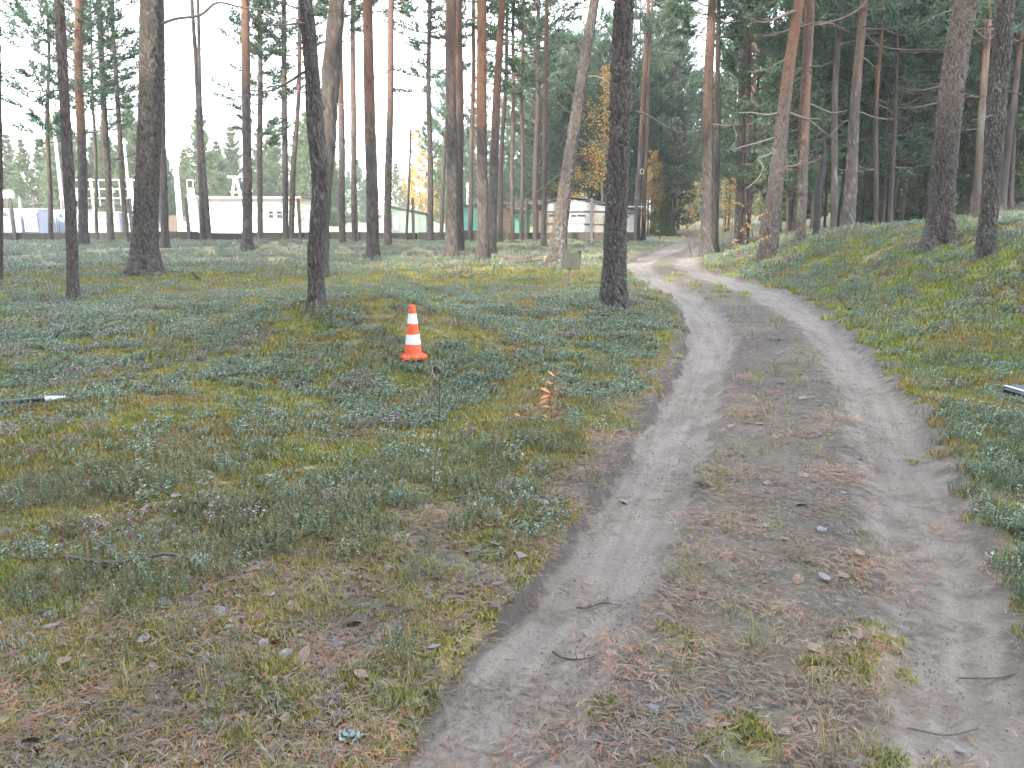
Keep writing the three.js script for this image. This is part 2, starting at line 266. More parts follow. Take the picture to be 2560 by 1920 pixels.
// a pine crown: y 0..L round the stem; needle tufts and the live limbs that carry them
function crownGeo(seed, L, rad, o = {}) {
  const R = rng(seed), N = new Tris(), W = new Tris(), up = V(0, 1, 0), nl = o.needle ?? 0.13, nw = o.width ?? 0.021, per = o.per ?? 9;
  const tuft = (p, d) => {
    const v = 0.8 + 0.75 * R(), yel = R(), c = o.young ? [lerp(0.1, 0.17, yel) * v, lerp(0.17, 0.2, yel) * v, lerp(0.09, 0.06, yel) * v] : [lerp(0.07, 0.12, yel * yel) * v, lerp(0.14, 0.165, yel) * v, lerp(0.11, 0.06, yel) * v];
    for (let k = 0; k < per; k++) {
      const e = d.clone().multiplyScalar(0.75).add(V(R() - 0.5, R() - 0.35, R() - 0.5).multiplyScalar(1.7)).normalize(), s = e.clone().cross(V(R() - 0.5, R() - 0.5, R() - 0.5)).normalize().multiplyScalar(nw), l = nl * (0.7 + 0.6 * R());
      N.tri([p.x - s.x, p.y - s.y, p.z - s.z], [p.x + s.x, p.y + s.y, p.z + s.z], [p.x + e.x * l, p.y + e.y * l, p.z + e.z * l], c);
    }
  };
  for (let y = 0; y < L - 0.3; y += (o.gap ?? 0.5) * (0.75 + 0.5 * R())) {
    const t = y / L, shape = o.young ? Math.pow(1 - t, 0.8) : Math.pow(Math.sin(Math.PI * clamp(0.22 + 0.78 * t)), 0.6) * (0.75 + 0.5 * R()), nb = o.nb ?? 4, off = R() * 7;
    for (let b = 0; b < nb; b++) {
      if (R() < (o.skip ?? 0.2)) continue;
      const az = off + (b / nb) * Math.PI * 2 + (R() - 0.5) * 0.9, len = rad * shape * (0.6 + 0.6 * R()), rise = lerp(-0.12, 0.9, t) + (R() - 0.5) * 0.3;
      let d = V(Math.cos(az), rise, Math.sin(az)).normalize(), q = V(0, y, 0); const n = 6, pts = [q.toArray()], rr = [0.012 + 0.011 * len]; const c = twigCol(R);
      for (let i = 1; i <= n; i++) {
        d.add(V((R() - 0.5) * 0.25, 0.07 + (R() - 0.5) * 0.2, (R() - 0.5) * 0.25)).normalize(); q = q.clone().addScaledVector(d, len / n); pts.push(q.toArray()); rr.push(rr[0] * (1 - 0.8 * i / n));
        if (i / n < (o.bare ?? 0.34)) continue;
        for (let s = 0; s < (o.sides ?? 4); s++) {
          const e = d.clone().add(V((R() - 0.5) * 2, (R() - 0.25) * 0.8, (R() - 0.5) * 2)).normalize(), tl = (0.22 + 0.3 * R()) * clamp(len, 0.5, 1.4); const w = q.clone();
          for (let k = 0; k < (o.tufts ?? 4); k++) { w.addScaledVector(e, tl / (o.tufts ?? 4)); tuft(w.clone().add(V((R() - 0.5) * 0.06, (R() - 0.5) * 0.06, (R() - 0.5) * 0.06)), e); }
          if (s < 1) W.tube([q.toArray(), w.toArray()], [0.006, 0.003], 3, () => c);
        }
      }
      W.tube(pts, rr, 4, () => c);
    }
  }
  for (let k = 0; k < 10; k++) tuft(V(0, L - 0.25 + 0.05 * k * 0.5, 0), up);
  return { needles: N.geo(), limbs: W.geo() };
}
// bare dead limbs below a crown, y 0..L
function deadLimbs(seed, L, len) {
  const R = rng(seed), T = new Tris();
  for (let y = 0; y < L; y += 0.28 + 0.3 * R()) {
    const az = R() * 7, l = len * (0.35 + 0.8 * R()); let d = V(Math.cos(az), -0.15 + 0.5 * R(), Math.sin(az)).normalize(), q = V(0, y, 0); const pts = [q.toArray()], rr = [0.014], c = twigCol(R);
    for (let i = 1; i <= 5; i++) { d.add(V((R() - 0.5) * 0.5, (R() - 0.42) * 0.5, (R() - 0.5) * 0.5)).normalize(); q = q.clone().addScaledVector(d, l / 5); pts.push(q.toArray()); rr.push(0.014 * (1 - 0.16 * i)); if (i > 1) { const e = d.clone().add(V(R() - 0.5, R() - 0.4, R() - 0.5).multiplyScalar(1.8)).normalize(); T.tube([q.toArray(), q.clone().addScaledVector(e, l * 0.25).toArray(), q.clone().addScaledVector(e, l * 0.42).add(V(0, 0.05, 0)).toArray()], [0.006, 0.004, 0.002], 3, () => c); } }
    T.tube(pts, rr, 4, () => c);
  }
  return T.geo();
}
const CROWN = [crownGeo(101, 8, 2.5), crownGeo(102, 8, 2.1, { skip: 0.35 }), crownGeo(103, 8, 1.7, { gap: 0.45 }), crownGeo(104, 8, 2.6, { nb: 4, skip: 0.3 })];
const YOUNG = [crownGeo(111, 8, 1.9, { young: 1, gap: 0.42, nb: 5, needle: 0.15, width: 0.026, bare: 0.15, tufts: 3 }), crownGeo(112, 8, 1.6, { young: 1, gap: 0.4, nb: 5, needle: 0.15, width: 0.026, bare: 0.15, tufts: 3 })];
const DEAD = [deadLimbs(121, 6, 1.3), deadLimbs(122, 6, 1.0), deadLimbs(123, 6, 1.6)];
function addCrown(t, k, x, y, h, R) { const c = CROWN[k], s = h / 8, n = part('crown', c.needles, M_NEEDLE, t); n.position.set(x, y, 0); n.scale.setScalar(s); n.rotation.y = R() * 6.28; part('limbs', c.limbs, M_TWIG, n); return n; }
// label, x, z, radius, axis, height where bark turns orange, crown from, detail
const PINES = [
  ["slim dark-barked pine in front, nearest the left edge of the heath",-8.188,-15.348,0.104,[[1.918,0.149,0.097],[3.364,0.233,0.087],[5.206,0.332,0.084]],null,null,{"n":2,"branch":3}],
  ["very thick straight pine with grey-brown bark, stoutest trunk on the left",-9.379,-21.157,0.307,[[2.277,0.264,0.289],[4.478,0.53,0.283],[6.586,0.752,0.26]],null,null,{"n":2,"flare":0.75}],
  ["bent dark pine on the hummock behind the traffic cone",-2.256,-9.487,0.091,[[0.572,0.006,0.095],[0.986,0.058,0.099],[1.393,0.109,0.104],[1.991,0.086,0.097],[2.763,0.073,0.08],[3.325,0.056,0.072]],null,null,{"n":2,"lichen":0.6}],
  ["grey leaning pine trunk just behind the bent hummock pine",-4.582,-19.795,0.188,[[1.73,0.147,0.196],[2.884,0.265,0.215],[4.713,0.455,0.211],[6.184,0.666,0.176]],null,null,{"n":1,"branch":4}],
  ["thick fissured pine with lichen flecks standing left of the track bend",1.713,-13.946,0.204,[[1.298,-0.002,0.185],[2.782,0.029,0.17],[4.201,0.05,0.162],[4.888,0.075,0.157]],null,null,{"n":3,"lichen":0.5,"branch":3}],
  ["pine leaning right with flared foot beside the small board",1.329,-25.067,0.238,[[1.386,0.137,0.221],[3.256,0.387,0.191],[5.07,0.629,0.174],[6.705,0.866,0.152],[7.566,1.007,0.138]],null,null,{"n":2,"lichen":0.8,"flare":1,"branch":9,"blen":1.3}],
  ["tall pine with reddish upper trunk and grey foot, left of the sky gap",-4.883,-29.139,0.219,[[2.556,0.056,0.207],[4.992,0.078,0.188],[7.054,0.089,0.17],[8.49,0.109,0.16]],4.541,null,{"n":1}],
  ["tall straight pine with dark foot and orange top in the centre",-2.167,-29.722,0.232,[[2.89,0.076,0.211],[5.666,0.069,0.175],[8.626,0.114,0.171]],5.817,null,{"n":1,"branch":3}],
  ["orange pine trunk showing close behind the dark-footed centre pine",-2.136,-33.716,0.187,[[3.943,0.051,0.183],[7.058,0.056,0.161],[9.563,0.089,0.159]],5.343,null,{"n":0}],
  ["reddish scaly pine trunk right of the centre pair",-0.97,-27.643,0.208,[[2.486,0.003,0.181],[5.361,0.009,0.163],[8.114,0.015,0.152]],3.939,null,{"n":1,"branch":3}],
  ["pale-topped pine bare against the sky behind the reddish trunk",-0.84,-32.829,0.21,[[3.011,0.123,0.179],[6.078,0.278,0.149],[8.946,0.443,0.129],[9.347,0.462,0.12]],5.069,9.826,{"n":1,"lichen":0.4}],
  ["pine with pinkish upper bark left of the bent hummock pine",-11.295,-35.554,0.217,[[3.648,0.239,0.193],[6.768,0.386,0.18],[9.948,0.576,0.167]],6.587,null,{"n":1}],
  ["pine with branches starting low, left of the stout trunk",-20.656,-40.301,0.224,[[3.892,0.302,0.208],[7.428,0.548,0.194],[11.033,0.912,0.179]],4.946,6.6,{"n":1}],
  ["slender pine standing left of the stout trunk, second from it",-21.34,-44.4,0.184,[[4.156,0.242,0.169],[7.601,0.349,0.154],[12.023,0.61,0.139]],null,6.8,{"n":1}],
  ["thin pine tilting left, closest behind the stout trunk",-20.495,-44.4,0.147,[[4.183,0.121,0.133],[7.175,0.219,0.119],[10.304,0.313,0.105],[12.05,0.415,0.105]],null,7.2,{"n":1}],
  ["grey pine half hidden by the stout trunk, on its right side",-15.675,-37.71,0.178,[[3.724,0.216,0.164],[7.033,0.441,0.141],[10.406,0.713,0.128]],null,null,{"n":1}],
  ["left stem of the close pair before the white building",-16.423,-44.4,0.148,[[4.584,0.189,0.132],[8.463,0.299,0.106],[11.985,0.364,0.093]],null,12.847,{"n":1}],
  ["right stem of the close pair before the white building",-16.08,-44.4,0.148,[[3.404,-0.05,0.133],[7.552,0.076,0.095],[11.974,0.3,0.081]],null,12.836,{"n":1}],
  ["thin dark pine right of the pinkish one, needles all the way down",-13.394,-44.4,0.16,[[4.179,0.238,0.145],[8.075,0.505,0.13],[12.046,0.705,0.105]],null,5.2,{"n":1}],
  ["straight thin pine in front of the white building, with its windows at the foot",-12.022,-44.4,0.16,[[4.634,0.196,0.157],[8.736,0.403,0.142],[12.035,0.542,0.116]],null,7.5,{"n":1}],
  ["thin pine tilting right across the white building corner",-11.749,-44.4,0.16,[[3.418,0.293,0.145],[7.113,0.755,0.107],[10.242,0.99,0.094],[11.988,1.105,0.093]],7.113,9.358,{"n":1}],
  ["pinkish pine alone at the left rim of the bright sky gap",-5.609,-37.701,0.178,[[3.168,0.118,0.165],[6.69,0.306,0.141],[10.077,0.447,0.129],[10.445,0.478,0.128]],5.531,10.261,{"n":1}],
  ["slim pine with pinkish bark right of the bent hummock pine",-8.46,-41.678,0.162,[[4.417,0.14,0.158],[8.268,0.235,0.144],[11.364,0.323,0.131]],6.575,10.138,{"n":1}],
  ["slim pine with glowing orange top near the bent hummock pine",-8.252,-43.644,0.145,[[5.26,0.181,0.142],[9.267,0.292,0.127],[11.852,0.416,0.114]],5.26,11.212,{"n":1}],
  ["bare dark pine standing right of the sky gap",-4.305,-44.4,0.16,[[4.233,0.033,0.145],[7.678,0.031,0.131],[12.1,0.169,0.105]],null,7.8,{"n":1}],
  ["thin pole-like pine leaning right beneath the sky gap",-5.604,-44.4,0.074,[[2.991,0.167,0.061],[5.556,0.376,0.048],[6.474,0.447,0.036]],null,null,{"n":0,"H":7.5,"crown":0}],
  ["thin dark pine just left of the dark-footed centre pine",-3.813,-44.4,0.111,[[3.07,0.197,0.097],[5.865,0.412,0.084],[9.924,0.525,0.07]],null,9.924,{"n":0}],
  ["thin pine between the centre pair and the reddish trunk, by the teal hut",-2.263,-44.4,0.135,[[3.48,0.132,0.121],[7.628,0.245,0.107],[12.05,0.358,0.093]],5.344,11.18,{"n":0}],
  ["brownish thin pine right of the pale-topped pine",-0.664,-44.4,0.148,[[3.457,0.083,0.121],[7.152,0.283,0.107],[9.84,0.382,0.094]],6.697,10.72,{"n":0}],
  ["thin pine rising beside the open green hut",0,-44.4,0.111,[[3.461,0.024,0.109],[7.609,0.047,0.095],[12.031,0.093,0.081]],6.245,8.5,{"n":0}],
  ["slim pine left of the grey metal garage, close to it",0.492,-44.4,0.098,[[4.612,0.038,0.096],[9.16,0.027,0.082],[12.013,0.043,0.07]],5.768,7.5,{"n":0}],
  ["pine with bare twiggy stem left of the grey metal garage",1.156,-42.539,0.142,[[4.461,0.044,0.127],[8.819,0.109,0.113],[11.552,0.136,0.1]],null,7.5,{"n":0}],
  ["orange-topped pine directly at the left wall of the metal garage",1.475,-39.111,0.141,[[4.209,0.031,0.127],[8.215,0.04,0.104],[10.728,0.06,0.092]],4.209,10.155,{"n":1}],
  ["sliver of dark trunk cut by the left picture edge",-11.808,-19.085,0.053,[[1.693,0.224,0.047],[3.207,0.405,0.041],[6.09,0.719,0.035]],null,null,{"n":1}],
  ["thin grey stem behind the slim dark pine at far left",-24.514,-44.4,0.135,[[3.026,0.241,0.121],[5.822,0.512,0.108],[8.992,0.875,0.083]],null,5.2,{"n":0}],
  ["thin stem behind the low-branched pine at far left",-21.999,-44.4,0.098,[[2.927,0.177,0.085],[5.722,0.368,0.072],[8.669,0.602,0.059]],null,5.6,{"n":0}],
  ["bright orange pine on the outside of the far track bend",7.496,-31.942,0.231,[[2.626,-0.127,0.21],[5.949,-0.253,0.179],[8.19,-0.26,0.16],[9.13,-0.273,0.15]],4.472,8.662,{"n":1,"lichen":0.5,"branch":10,"blen":1}],
  ["grey pine half hidden right of the orange bend pine",8.199,-33.535,0.13,[[2.628,-0.096,0.119],[5.259,-0.192,0.108],[7.804,-0.286,0.089]],null,8.138,{"n":0}],
  ["pale brown double pine beyond the bend, left stem",10.323,-37.971,0.211,[[3.709,-0.125,0.186],[7.616,-0.245,0.172],[10.437,-0.346,0.159]],null,10.066,{"n":1,"lichen":0.3}],
  ["pale brown double pine beyond the bend, right stem",10.523,-37.565,0.115,[[3.628,-0.148,0.112],[7.493,-0.273,0.1],[10.284,-0.377,0.088]],null,9.917,{"n":0}],
  ["big pine leaning right with lilac-grey foot and pink top, beside yellow sapling",7.361,-24,0.24,[[1.793,0.082,0.217],[3.684,0.192,0.181],[5.394,0.307,0.153],[6.701,0.419,0.138],[6.936,0.44,0.138]],4.545,null,{"n":2,"d":24,"branch":7,"blen":2}],
  ["red-barked pine with lichen-spotted foot right of the leaning one",8.611,-25,0.146,[[1.765,-0.041,0.15],[4.111,-0.116,0.147],[5.872,-0.164,0.139],[6.856,-0.197,0.131]],2.949,null,{"n":2,"d":25,"lichen":1,"branch":10,"blen":1.5}],
  ["stout grey pine on the right-hand rise, thickest trunk there",8.713,-17,0.245,[[1.017,-0.051,0.233],[2.532,-0.065,0.229],[3.991,-0.044,0.224],[4.66,0.007,0.222]],null,null,{"n":3,"d":17,"flare":0.6}],
  ["lichen-crusted pine nearest the right edge of the frame",7.935,-14,0.144,[[0.859,-0.023,0.142],[1.97,-0.047,0.144],[3.185,-0.066,0.137],[4.084,-0.094,0.132]],null,null,{"n":3,"d":14,"lichen":0.9,"branch":4}],
  ["dark pine with shaggy foot in mid forest right of the red-barked one",10.817,-27,0.209,[[1.775,-0.036,0.191],[3.883,-0.068,0.152],[5.924,-0.07,0.128],[6.986,-0.077,0.12]],4.708,6.191,{"n":1,"d":27,"lichen":0.7,"branch":5,"blen":1.3}],
  ["grey-brown pine left of the shaggy-footed one in mid forest",11.478,-30,0.116,[[2.559,-0.126,0.114],[5.191,-0.24,0.104],[7.874,-0.376,0.094]],null,6.991,{"n":0,"d":30,"branch":5,"blen":1.3}],
  ["crooked dead trunk, almost black, behind the red-barked pine",9.8,-27,0.104,[[1.341,-0.006,0.111],[2.058,0.057,0.103],[2.767,0.076,0.066],[3.048,0.083,0.029]],null,null,{"n":1,"d":27,"H":3.3,"crown":0,"dead":1}],
  ["thin reddish pine with arched twig in the right forest",13.406,-31,0.085,[[2.491,-0.142,0.084],[5.211,-0.321,0.083],[7.071,-0.391,0.065],[7.984,-0.425,0.065]],4.738,6.456,{"n":0,"d":31,"branch":5,"blen":1.4}],
  ["thin dark pine in the right forest next to the arched-twig pine",14.45,-32,0.097,[[2.832,-0.146,0.087],[5.466,-0.292,0.068],[8.166,-0.481,0.059]],null,6.43,{"n":0,"d":32,"branch":4,"blen":1.3}],
  ["orange-brown pine standing behind the stout grey pine on the rise",14.966,-27,0.119,[[2.666,-0.163,0.109],[5.144,-0.336,0.1],[6.744,-0.452,0.092]],4.192,5.949,{"n":0,"d":27}],
  ["dark slim trunk close to the right picture edge, deep in the wood",19.565,-33,0.091,[[2.793,-0.224,0.089],[5.326,-0.432,0.079],[7.778,-0.669,0.069]],null,5.822,{"n":0,"d":33}],
  ["brown pine at the corner of the metal garage, right of the fissured pine",7.299,-49,0.217,[[3.15,0.041,0.188],[6.994,0.132,0.145],[10.957,0.237,0.117],[13.128,0.242,0.103]],5.727,11.443,{"n":0,"branch":5}],
  ["second brown pine right of the metal garage, by the hanging ring",7.704,-49,0.136,[[3.146,-0.016,0.121],[6.99,-0.01,0.105],[10.71,0.021,0.091]],4.956,10.954,{"n":0}],
  ["dark pine of the tight trio beyond the first bend, left stem",11.595,-63.322,0.21,[[3.611,-0.137,0.208],[8.579,-0.222,0.17],[13.386,-0.272,0.134]],8.904,12.754,{"n":0}],
  ["dark pine of the tight trio beyond the first bend, right stem",12.014,-62.771,0.191,[[3.546,-0.106,0.172],[8.47,-0.2,0.152],[13.235,-0.291,0.133]],null,12.609,{"n":0}],
  ["leaning thin pine of the tight trio beyond the first bend",10.854,-64.968,0.198,[[3.013,0.323,0.178],[6.105,0.565,0.141],[10.464,0.785,0.104]],null,11.124,{"n":0}],
];
const spots = [];
PINES.forEach(([label, x, z, r, axis, orange, cb, o], i) => {
  const R = rng(900 + i), y = ground(x, z), t = thing('pine_tree', label, 'pine tree', x, y, z), top = axis[axis.length - 1][0];
  const c = o.crown === 0 ? 99 : cb ?? Math.max(9, top + 0.9), H = o.H ?? c + (o.n > 1 ? 10 : 6.5) + 2.5 * R();
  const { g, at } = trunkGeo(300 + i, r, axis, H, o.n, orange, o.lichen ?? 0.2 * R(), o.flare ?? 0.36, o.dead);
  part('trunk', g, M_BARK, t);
  const hi = Math.min(c, top + 1), lo = o.n > 1 ? 2.4 : 2, nb = o.branch ?? (o.n ? 5 : 4);
  if (o.crown !== 0 || o.dead) for (let b = 0; b < nb; b++) {
    const h = lerp(lo, hi, (b + R()) / nb), [dx, rr] = at(h), az = (R() < 0.5 ? 0 : Math.PI) + (R() - 0.5) * 2.2, stub = R() < 0.25;
    const m = part('branch', stub ? STUB : BRANCH[Math.floor(R() * BRANCH.length)], M_TWIG, t); m.position.set(dx + Math.cos(az) * rr * 0.9, h, -Math.sin(az) * rr * 0.9); m.rotation.set(0, az, (R() - 0.35) * 0.5); m.scale.setScalar(stub ? 1 : (o.blen ?? 0.9) * (0.5 + 0.8 * R()));
  }
  if (o.crown !== 0) addCrown(t, o.n > 1 ? 3 : i % 4, at(c)[0], c, H - c + 0.3, R);
  spots.push([x, z, Math.max(0.9, r * 3)]);
});
// the named limbs that cross the picture
{
  const by = (s) => scene.children.find((o) => o.userData.label?.startsWith(s));
  const limb = (t, pts, r0, r1, pale) => { const T = new Tris(), c = pale ? [0.15, 0.14, 0.12] : [0.08, 0.066, 0.058], cv = new THREE.CatmullRomCurve3(pts.map((p) => V(...p))), P = cv.getPoints(pts.length * 4); T.tube(P.map((p) => p.toArray()), P.map((_, i) => 0.75 * lerp(r0, r1, i / (P.length - 1))), 6, () => c); return part('branch', T.geo(), M_TWIG, t); };
  const stout = by('very thick'); limb(stout, [[0.8, 6.0, 0], [1.3, 6.15, 0.05], [1.9, 6.25, 0], [2.35, 6.5, 0.1], [2.9, 6.42, 0], [3.4, 6.35, 0.1], [3.9, 6.3, 0]], 0.055, 0.02);
  limb(stout, [[0.8, 4.95, 0], [1.05, 4.98, 0.05], [1.15, 4.95, 0.1]], 0.03, 0.014);
  const lean = by('big pine leaning'); limb(lean, [[0.05, 4.0, 0], [-0.3, 3.95, 0.1], [-0.75, 4.0, 0.15], [-1.2, 3.98, 0.2]], 0.045, 0.015, 1);
  limb(lean, [[0.05, 2.95, 0], [-0.25, 2.85, 0.1], [-0.5, 2.75, 0.2], [-0.35, 2.55, 0.25], [-0.5, 2.2, 0.3], [-0.8, 1.95, 0.3]], 0.04, 0.02, 1);
  limb(lean, [[0.0, 3.35, 0], [-0.5, 3.2, 0.15], [-0.9, 3.1, 0.2], [-1.3, 3.0, 0.3], [-1.15, 3.3, 0.3], [-1.3, 3.7, 0.35]], 0.035, 0.014, 1);
  const bend = by('pine leaning right'); limb(bend, [[0.72, 5.2, 0], [0.9, 5.5, 0.05], [1.25, 5.45, 0.1], [1.5, 5.3, 0.1]], 0.04, 0.018, 1);
  limb(bend, [[0.4, 3.5, 0], [0.6, 3.75, 0.05], [0.9, 3.65, 0.1], [1.15, 3.72, 0.1]], 0.035, 0.014);
  limb(bend, [[0.65, 5.9, 0], [0.1, 6.35, 0.05], [-0.6, 6.6, 0.1], [-1.3, 6.9, 0.1]], 0.035, 0.012);
  const fiss = by('thick fissured'); limb(fiss, [[0.0, 3.1, 0.12], [0.0, 3.2, 0.22], [-0.01, 3.45, 0.26]], 0.035, 0.012); limb(fiss, [[0.15, 3.15, 0], [0.3, 3.25, 0.05], [0.36, 3.3, 0.05]], 0.03, 0.015);
  const crust = by('lichen-crusted'); limb(crust, [[-0.1, 2.35, 0.05], [-0.35, 2.28, 0.1], [-0.52, 2.25, 0.1]], 0.022, 0.01, 1); limb(crust, [[-0.1, 2.62, 0.05], [-0.3, 2.62, 0.1], [-0.4, 2.63, 0.1]], 0.018, 0.008);
}
// deeper forest: prototypes with their own stems, copied over the ground behind
function protoPine(seed, k, H, c, r, orange) {
  const R = rng(seed), t = new THREE.Group(), b = (R() - 0.5) * 0.5;
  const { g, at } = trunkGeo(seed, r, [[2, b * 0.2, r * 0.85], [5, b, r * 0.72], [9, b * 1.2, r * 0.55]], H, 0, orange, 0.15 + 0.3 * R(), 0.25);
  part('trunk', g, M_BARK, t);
  const dl = part('dead_limbs', DEAD[k % 3], M_TWIG, t); dl.position.set(at(c)[0], Math.max(1.6, c - 6), 0);
  addCrown(t, k % 4, at(c)[0], c, H - c + 0.2, R); return t;
}
const PROTO = [protoPine(401, 0, 15, 5.5, 0.12, 6), protoPine(402, 3, 14, 4, 0.1, null), protoPine(403, 2, 13, 3.2, 0.085, 7), protoPine(404, 3, 16, 6.5, 0.15, 5.5), protoPine(405, 2, 11.5, 2.4, 0.07, null), protoPine(406, 0, 15.5, 5, 0.13, null)];
const YPROTO = YOUNG.map((c, k) => { const t = new THREE.Group(), { g } = trunkGeo(420 + k, 0.1, [[3, 0.05, 0.08], [6, 0.1, 0.05]], 8.6, 0, null, 0.1, 0.2); part('trunk', g, M_BARK, t); const n = part('crown', c.needles, M_NEEDLE, t); n.position.y = 0.7; part('limbs', c.limbs, M_TWIG, n); return t; });
function copyTree(proto, name, label, group, x, z, s, turn) { const t = proto.clone(); t.name = numbered(name); t.position.set(x, ground(x, z) - 0.05, z); t.rotation.y = turn; t.scale.setScalar(s); t.userData = { label, category: 'pine tree', group }; scene.add(t); spots.push([x, z, 1]); return t; }
{
  const R = rng(777);
  const free = (x, z, k) => { const [xl, , xr] = track(-z); if (-z < 70 && x > xl - 1.3 && x < xr + 1.3) return false; return spots.every((s) => (s[0] - x) ** 2 + (s[1] - z) ** 2 > (s[2] * k) ** 2); };
  const sow = (n, a0, a1, d0, d1, k, f) => { for (let i = 0, tries = 0; i < n && tries < n * 30; tries++) { const d = Math.sqrt(lerp(d0 * d0, d1 * d1, R())), x = d * lerp(a0, a1, R()), z = -d; if (free(x, z, k)) { f(x, z, i); i++; } } };
  const put = (label, group, list, s0, s1) => (x, z, i) => copyTree(list[Math.floor(R() * list.length)], list === YPROTO ? 'young_pine' : 'pine_tree', label, group, x, z, lerp(s0, s1, R()), R() * 6.28);
  sow(84, 0.23, 0.75, 31, 56, 1.0, put('slender pine among the dense stand on the right-hand rise', 'pines of the stand on the rise', PROTO, 0.75, 1.1));
  sow(76, 0.16, 0.75, 52, 95, 1.1, put('thin distant pine deep in the wood right of the track', 'pines deep in the right-hand wood', PROTO, 0.8, 1.15));
  sow(30, 0.0, 0.2, 58, 95, 1.1, put('distant pine in the wood behind the grey metal garage', 'pines behind the garage', PROTO, 0.8, 1.15));
  sow(14, 0.02, 0.13, 57, 64, 1.2, put('twiggy pine right behind the grey metal garage', 'pines close behind the garage', [PROTO[1], PROTO[2], PROTO[4]], 0.8, 1.05));
  sow(10, -0.1, 0.02, 66, 95, 1.2, put('distant pine behind the green huts', 'pines behind the green huts', PROTO, 0.8, 1.0));
  sow(44, -0.72, 0.0, 92, 128, 1.6, put('sunlit bushy pine along the far edge of the clearing', 'pines along the far edge of the clearing', YPROTO, 1.15, 1.6));
  sow(30, 0.17, 0.74, 36, 70, 1.0, put('low young pine growing under the tall pines of the right-hand wood', 'young pines under the right-hand wood', YPROTO, 0.35, 1.1));
}
{ // the same wood goes on behind and left of the viewpoint and shades the heath
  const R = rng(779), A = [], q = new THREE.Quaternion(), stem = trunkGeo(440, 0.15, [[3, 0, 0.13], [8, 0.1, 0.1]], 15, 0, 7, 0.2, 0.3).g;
  for (let i = 0; i < 270; i++) { const x = lerp(-48, 16, R()), z = lerp(-26, 40, R()); if (z < 4 && Math.abs(x) < -z * 0.72 + 4) continue; q.setFromAxisAngle(V(0, 1, 0), R() * 6.28); const s = lerp(0.95, 1.25, R()); A.push(new THREE.Matrix4().compose(V(x, ground(x, z), z), q, V(s, s, s))); }
  const up = new THREE.Matrix4().makeTranslation(0.15, 6.5, 0).scale(V(1.15, 1.15, 1.15));
  for (const [g, m, k] of [[stem, M_BARK, null], [CROWN[0].needles, M_NEEDLE, up], [CROWN[0].limbs, M_TWIG, up]]) { const im = new THREE.InstancedMesh(g, m, A.length); A.forEach((a, i) => im.setMatrixAt(i, k ? a.clone().multiply(k) : a)); im.name = numbered('surrounding_wood'); im.userData = { kind: 'stuff', label: 'pine wood going on beside and behind the viewpoint', category: 'wood' }; im.castShadow = true; scene.add(im); }
}
{ // the wood beyond, read as one mass
  const R = rng(778), n = 300;
  const im = new THREE.InstancedMesh(YOUNG[0].needles, M_NEEDLE, n), q = new THREE.Quaternion();
  for (let i = 0; i < n; i++) { const d = lerp(100, 190, R()) * (i % 2 ? 1 : 1.15), a = lerp(-0.8, 0.95, R()), s = lerp(1.2, 1.7, R()) * (a < 0 ? 0.8 : 1.1), x = a * d; q.setFromAxisAngle(V(0, 1, 0), R() * 6.28); im.setMatrixAt(i, new THREE.Matrix4().compose(V(x, ground(x, -d), -d), q, V(s, s, s))); im.setColorAt(i, new THREE.Color().setRGB(0.8 + 0.4 * R(), 0.85 + 0.3 * R(), 0.8 + 0.3 * R())); }
  im.name = 'distant_wood'; im.userData = { kind: 'stuff', label: 'distant pine wood closing the view behind everything', category: 'wood' }; im.castShadow = true; scene.add(im);
}

// ---------------------------------------------------------------- things made by people
function bx(w, h, d, x = 0, y = 0, z = 0) { const g = new THREE.BoxGeometry(w, h, d); g.translate(x, y, z); return g; }
function cyl(r0, r1, h, x = 0, y = 0, z = 0, n = 16) { const g = new THREE.CylinderGeometry(r1, r0, h, n); g.translate(x, y, z); return g; }
function prism(pts, depth) { const s = new THREE.Shape(pts.map((p) => new THREE.Vector2(p[0], p[1]))); return new THREE.ExtrudeGeometry(s, { depth, bevelEnabled: false }); }
function noiseTex(seed, c0, c1, c2, w = 256, h = 256, sx = 1, sy = 1, th = 0.3) {
  const a = new Uint8Array(w * h * 4), sr = (v) => Math.round(255 * Math.pow(clamp(v), 1 / 2.2));
  for (let j = 0; j < h; j++) for (let i = 0; i < w; i++) { const u = i / 40 * sx + seed * 13, v = j / 40 * sy, n = fbm(u, v, 4), m = fbm(u * 0.5 + 70, v * 0.5, 3), c = mix3(mix3(c0, c1, clamp(0.5 + n)), c2, sst(th, th + 0.25, m + 0.35 * n)); a.set([sr(c[0]), sr(c[1]), sr(c[2]), 255], (j * w + i) * 4); }
  const t = dtex(a, w, h, THREE.RGBAFormat, true); t.wrapS = t.wrapT = THREE.RepeatWrapping; return t;
}
const tmat = (t, rough = 0.85, more = {}) => new THREE.MeshStandardMaterial({ map: t, roughness: rough, ...more });
const M_SHEET = tmat(noiseTex(1, [0.32, 0.35, 0.375], [0.27, 0.3, 0.32], [0.24, 0.2, 0.16], 256, 256, 1, 0.5, 0.34), 0.6), M_SHEET2 = tmat(noiseTex(2, [0.26, 0.25, 0.225], [0.22, 0.205, 0.18], [0.18, 0.135, 0.1], 256, 256, 1, 0.6, 0.25), 0.7), M_CREAM = tmat(noiseTex(3, [0.26, 0.23, 0.185], [0.22, 0.19, 0.15], [0.16, 0.11, 0.07], 128, 128, 1, 1, 0.2), 0.85);
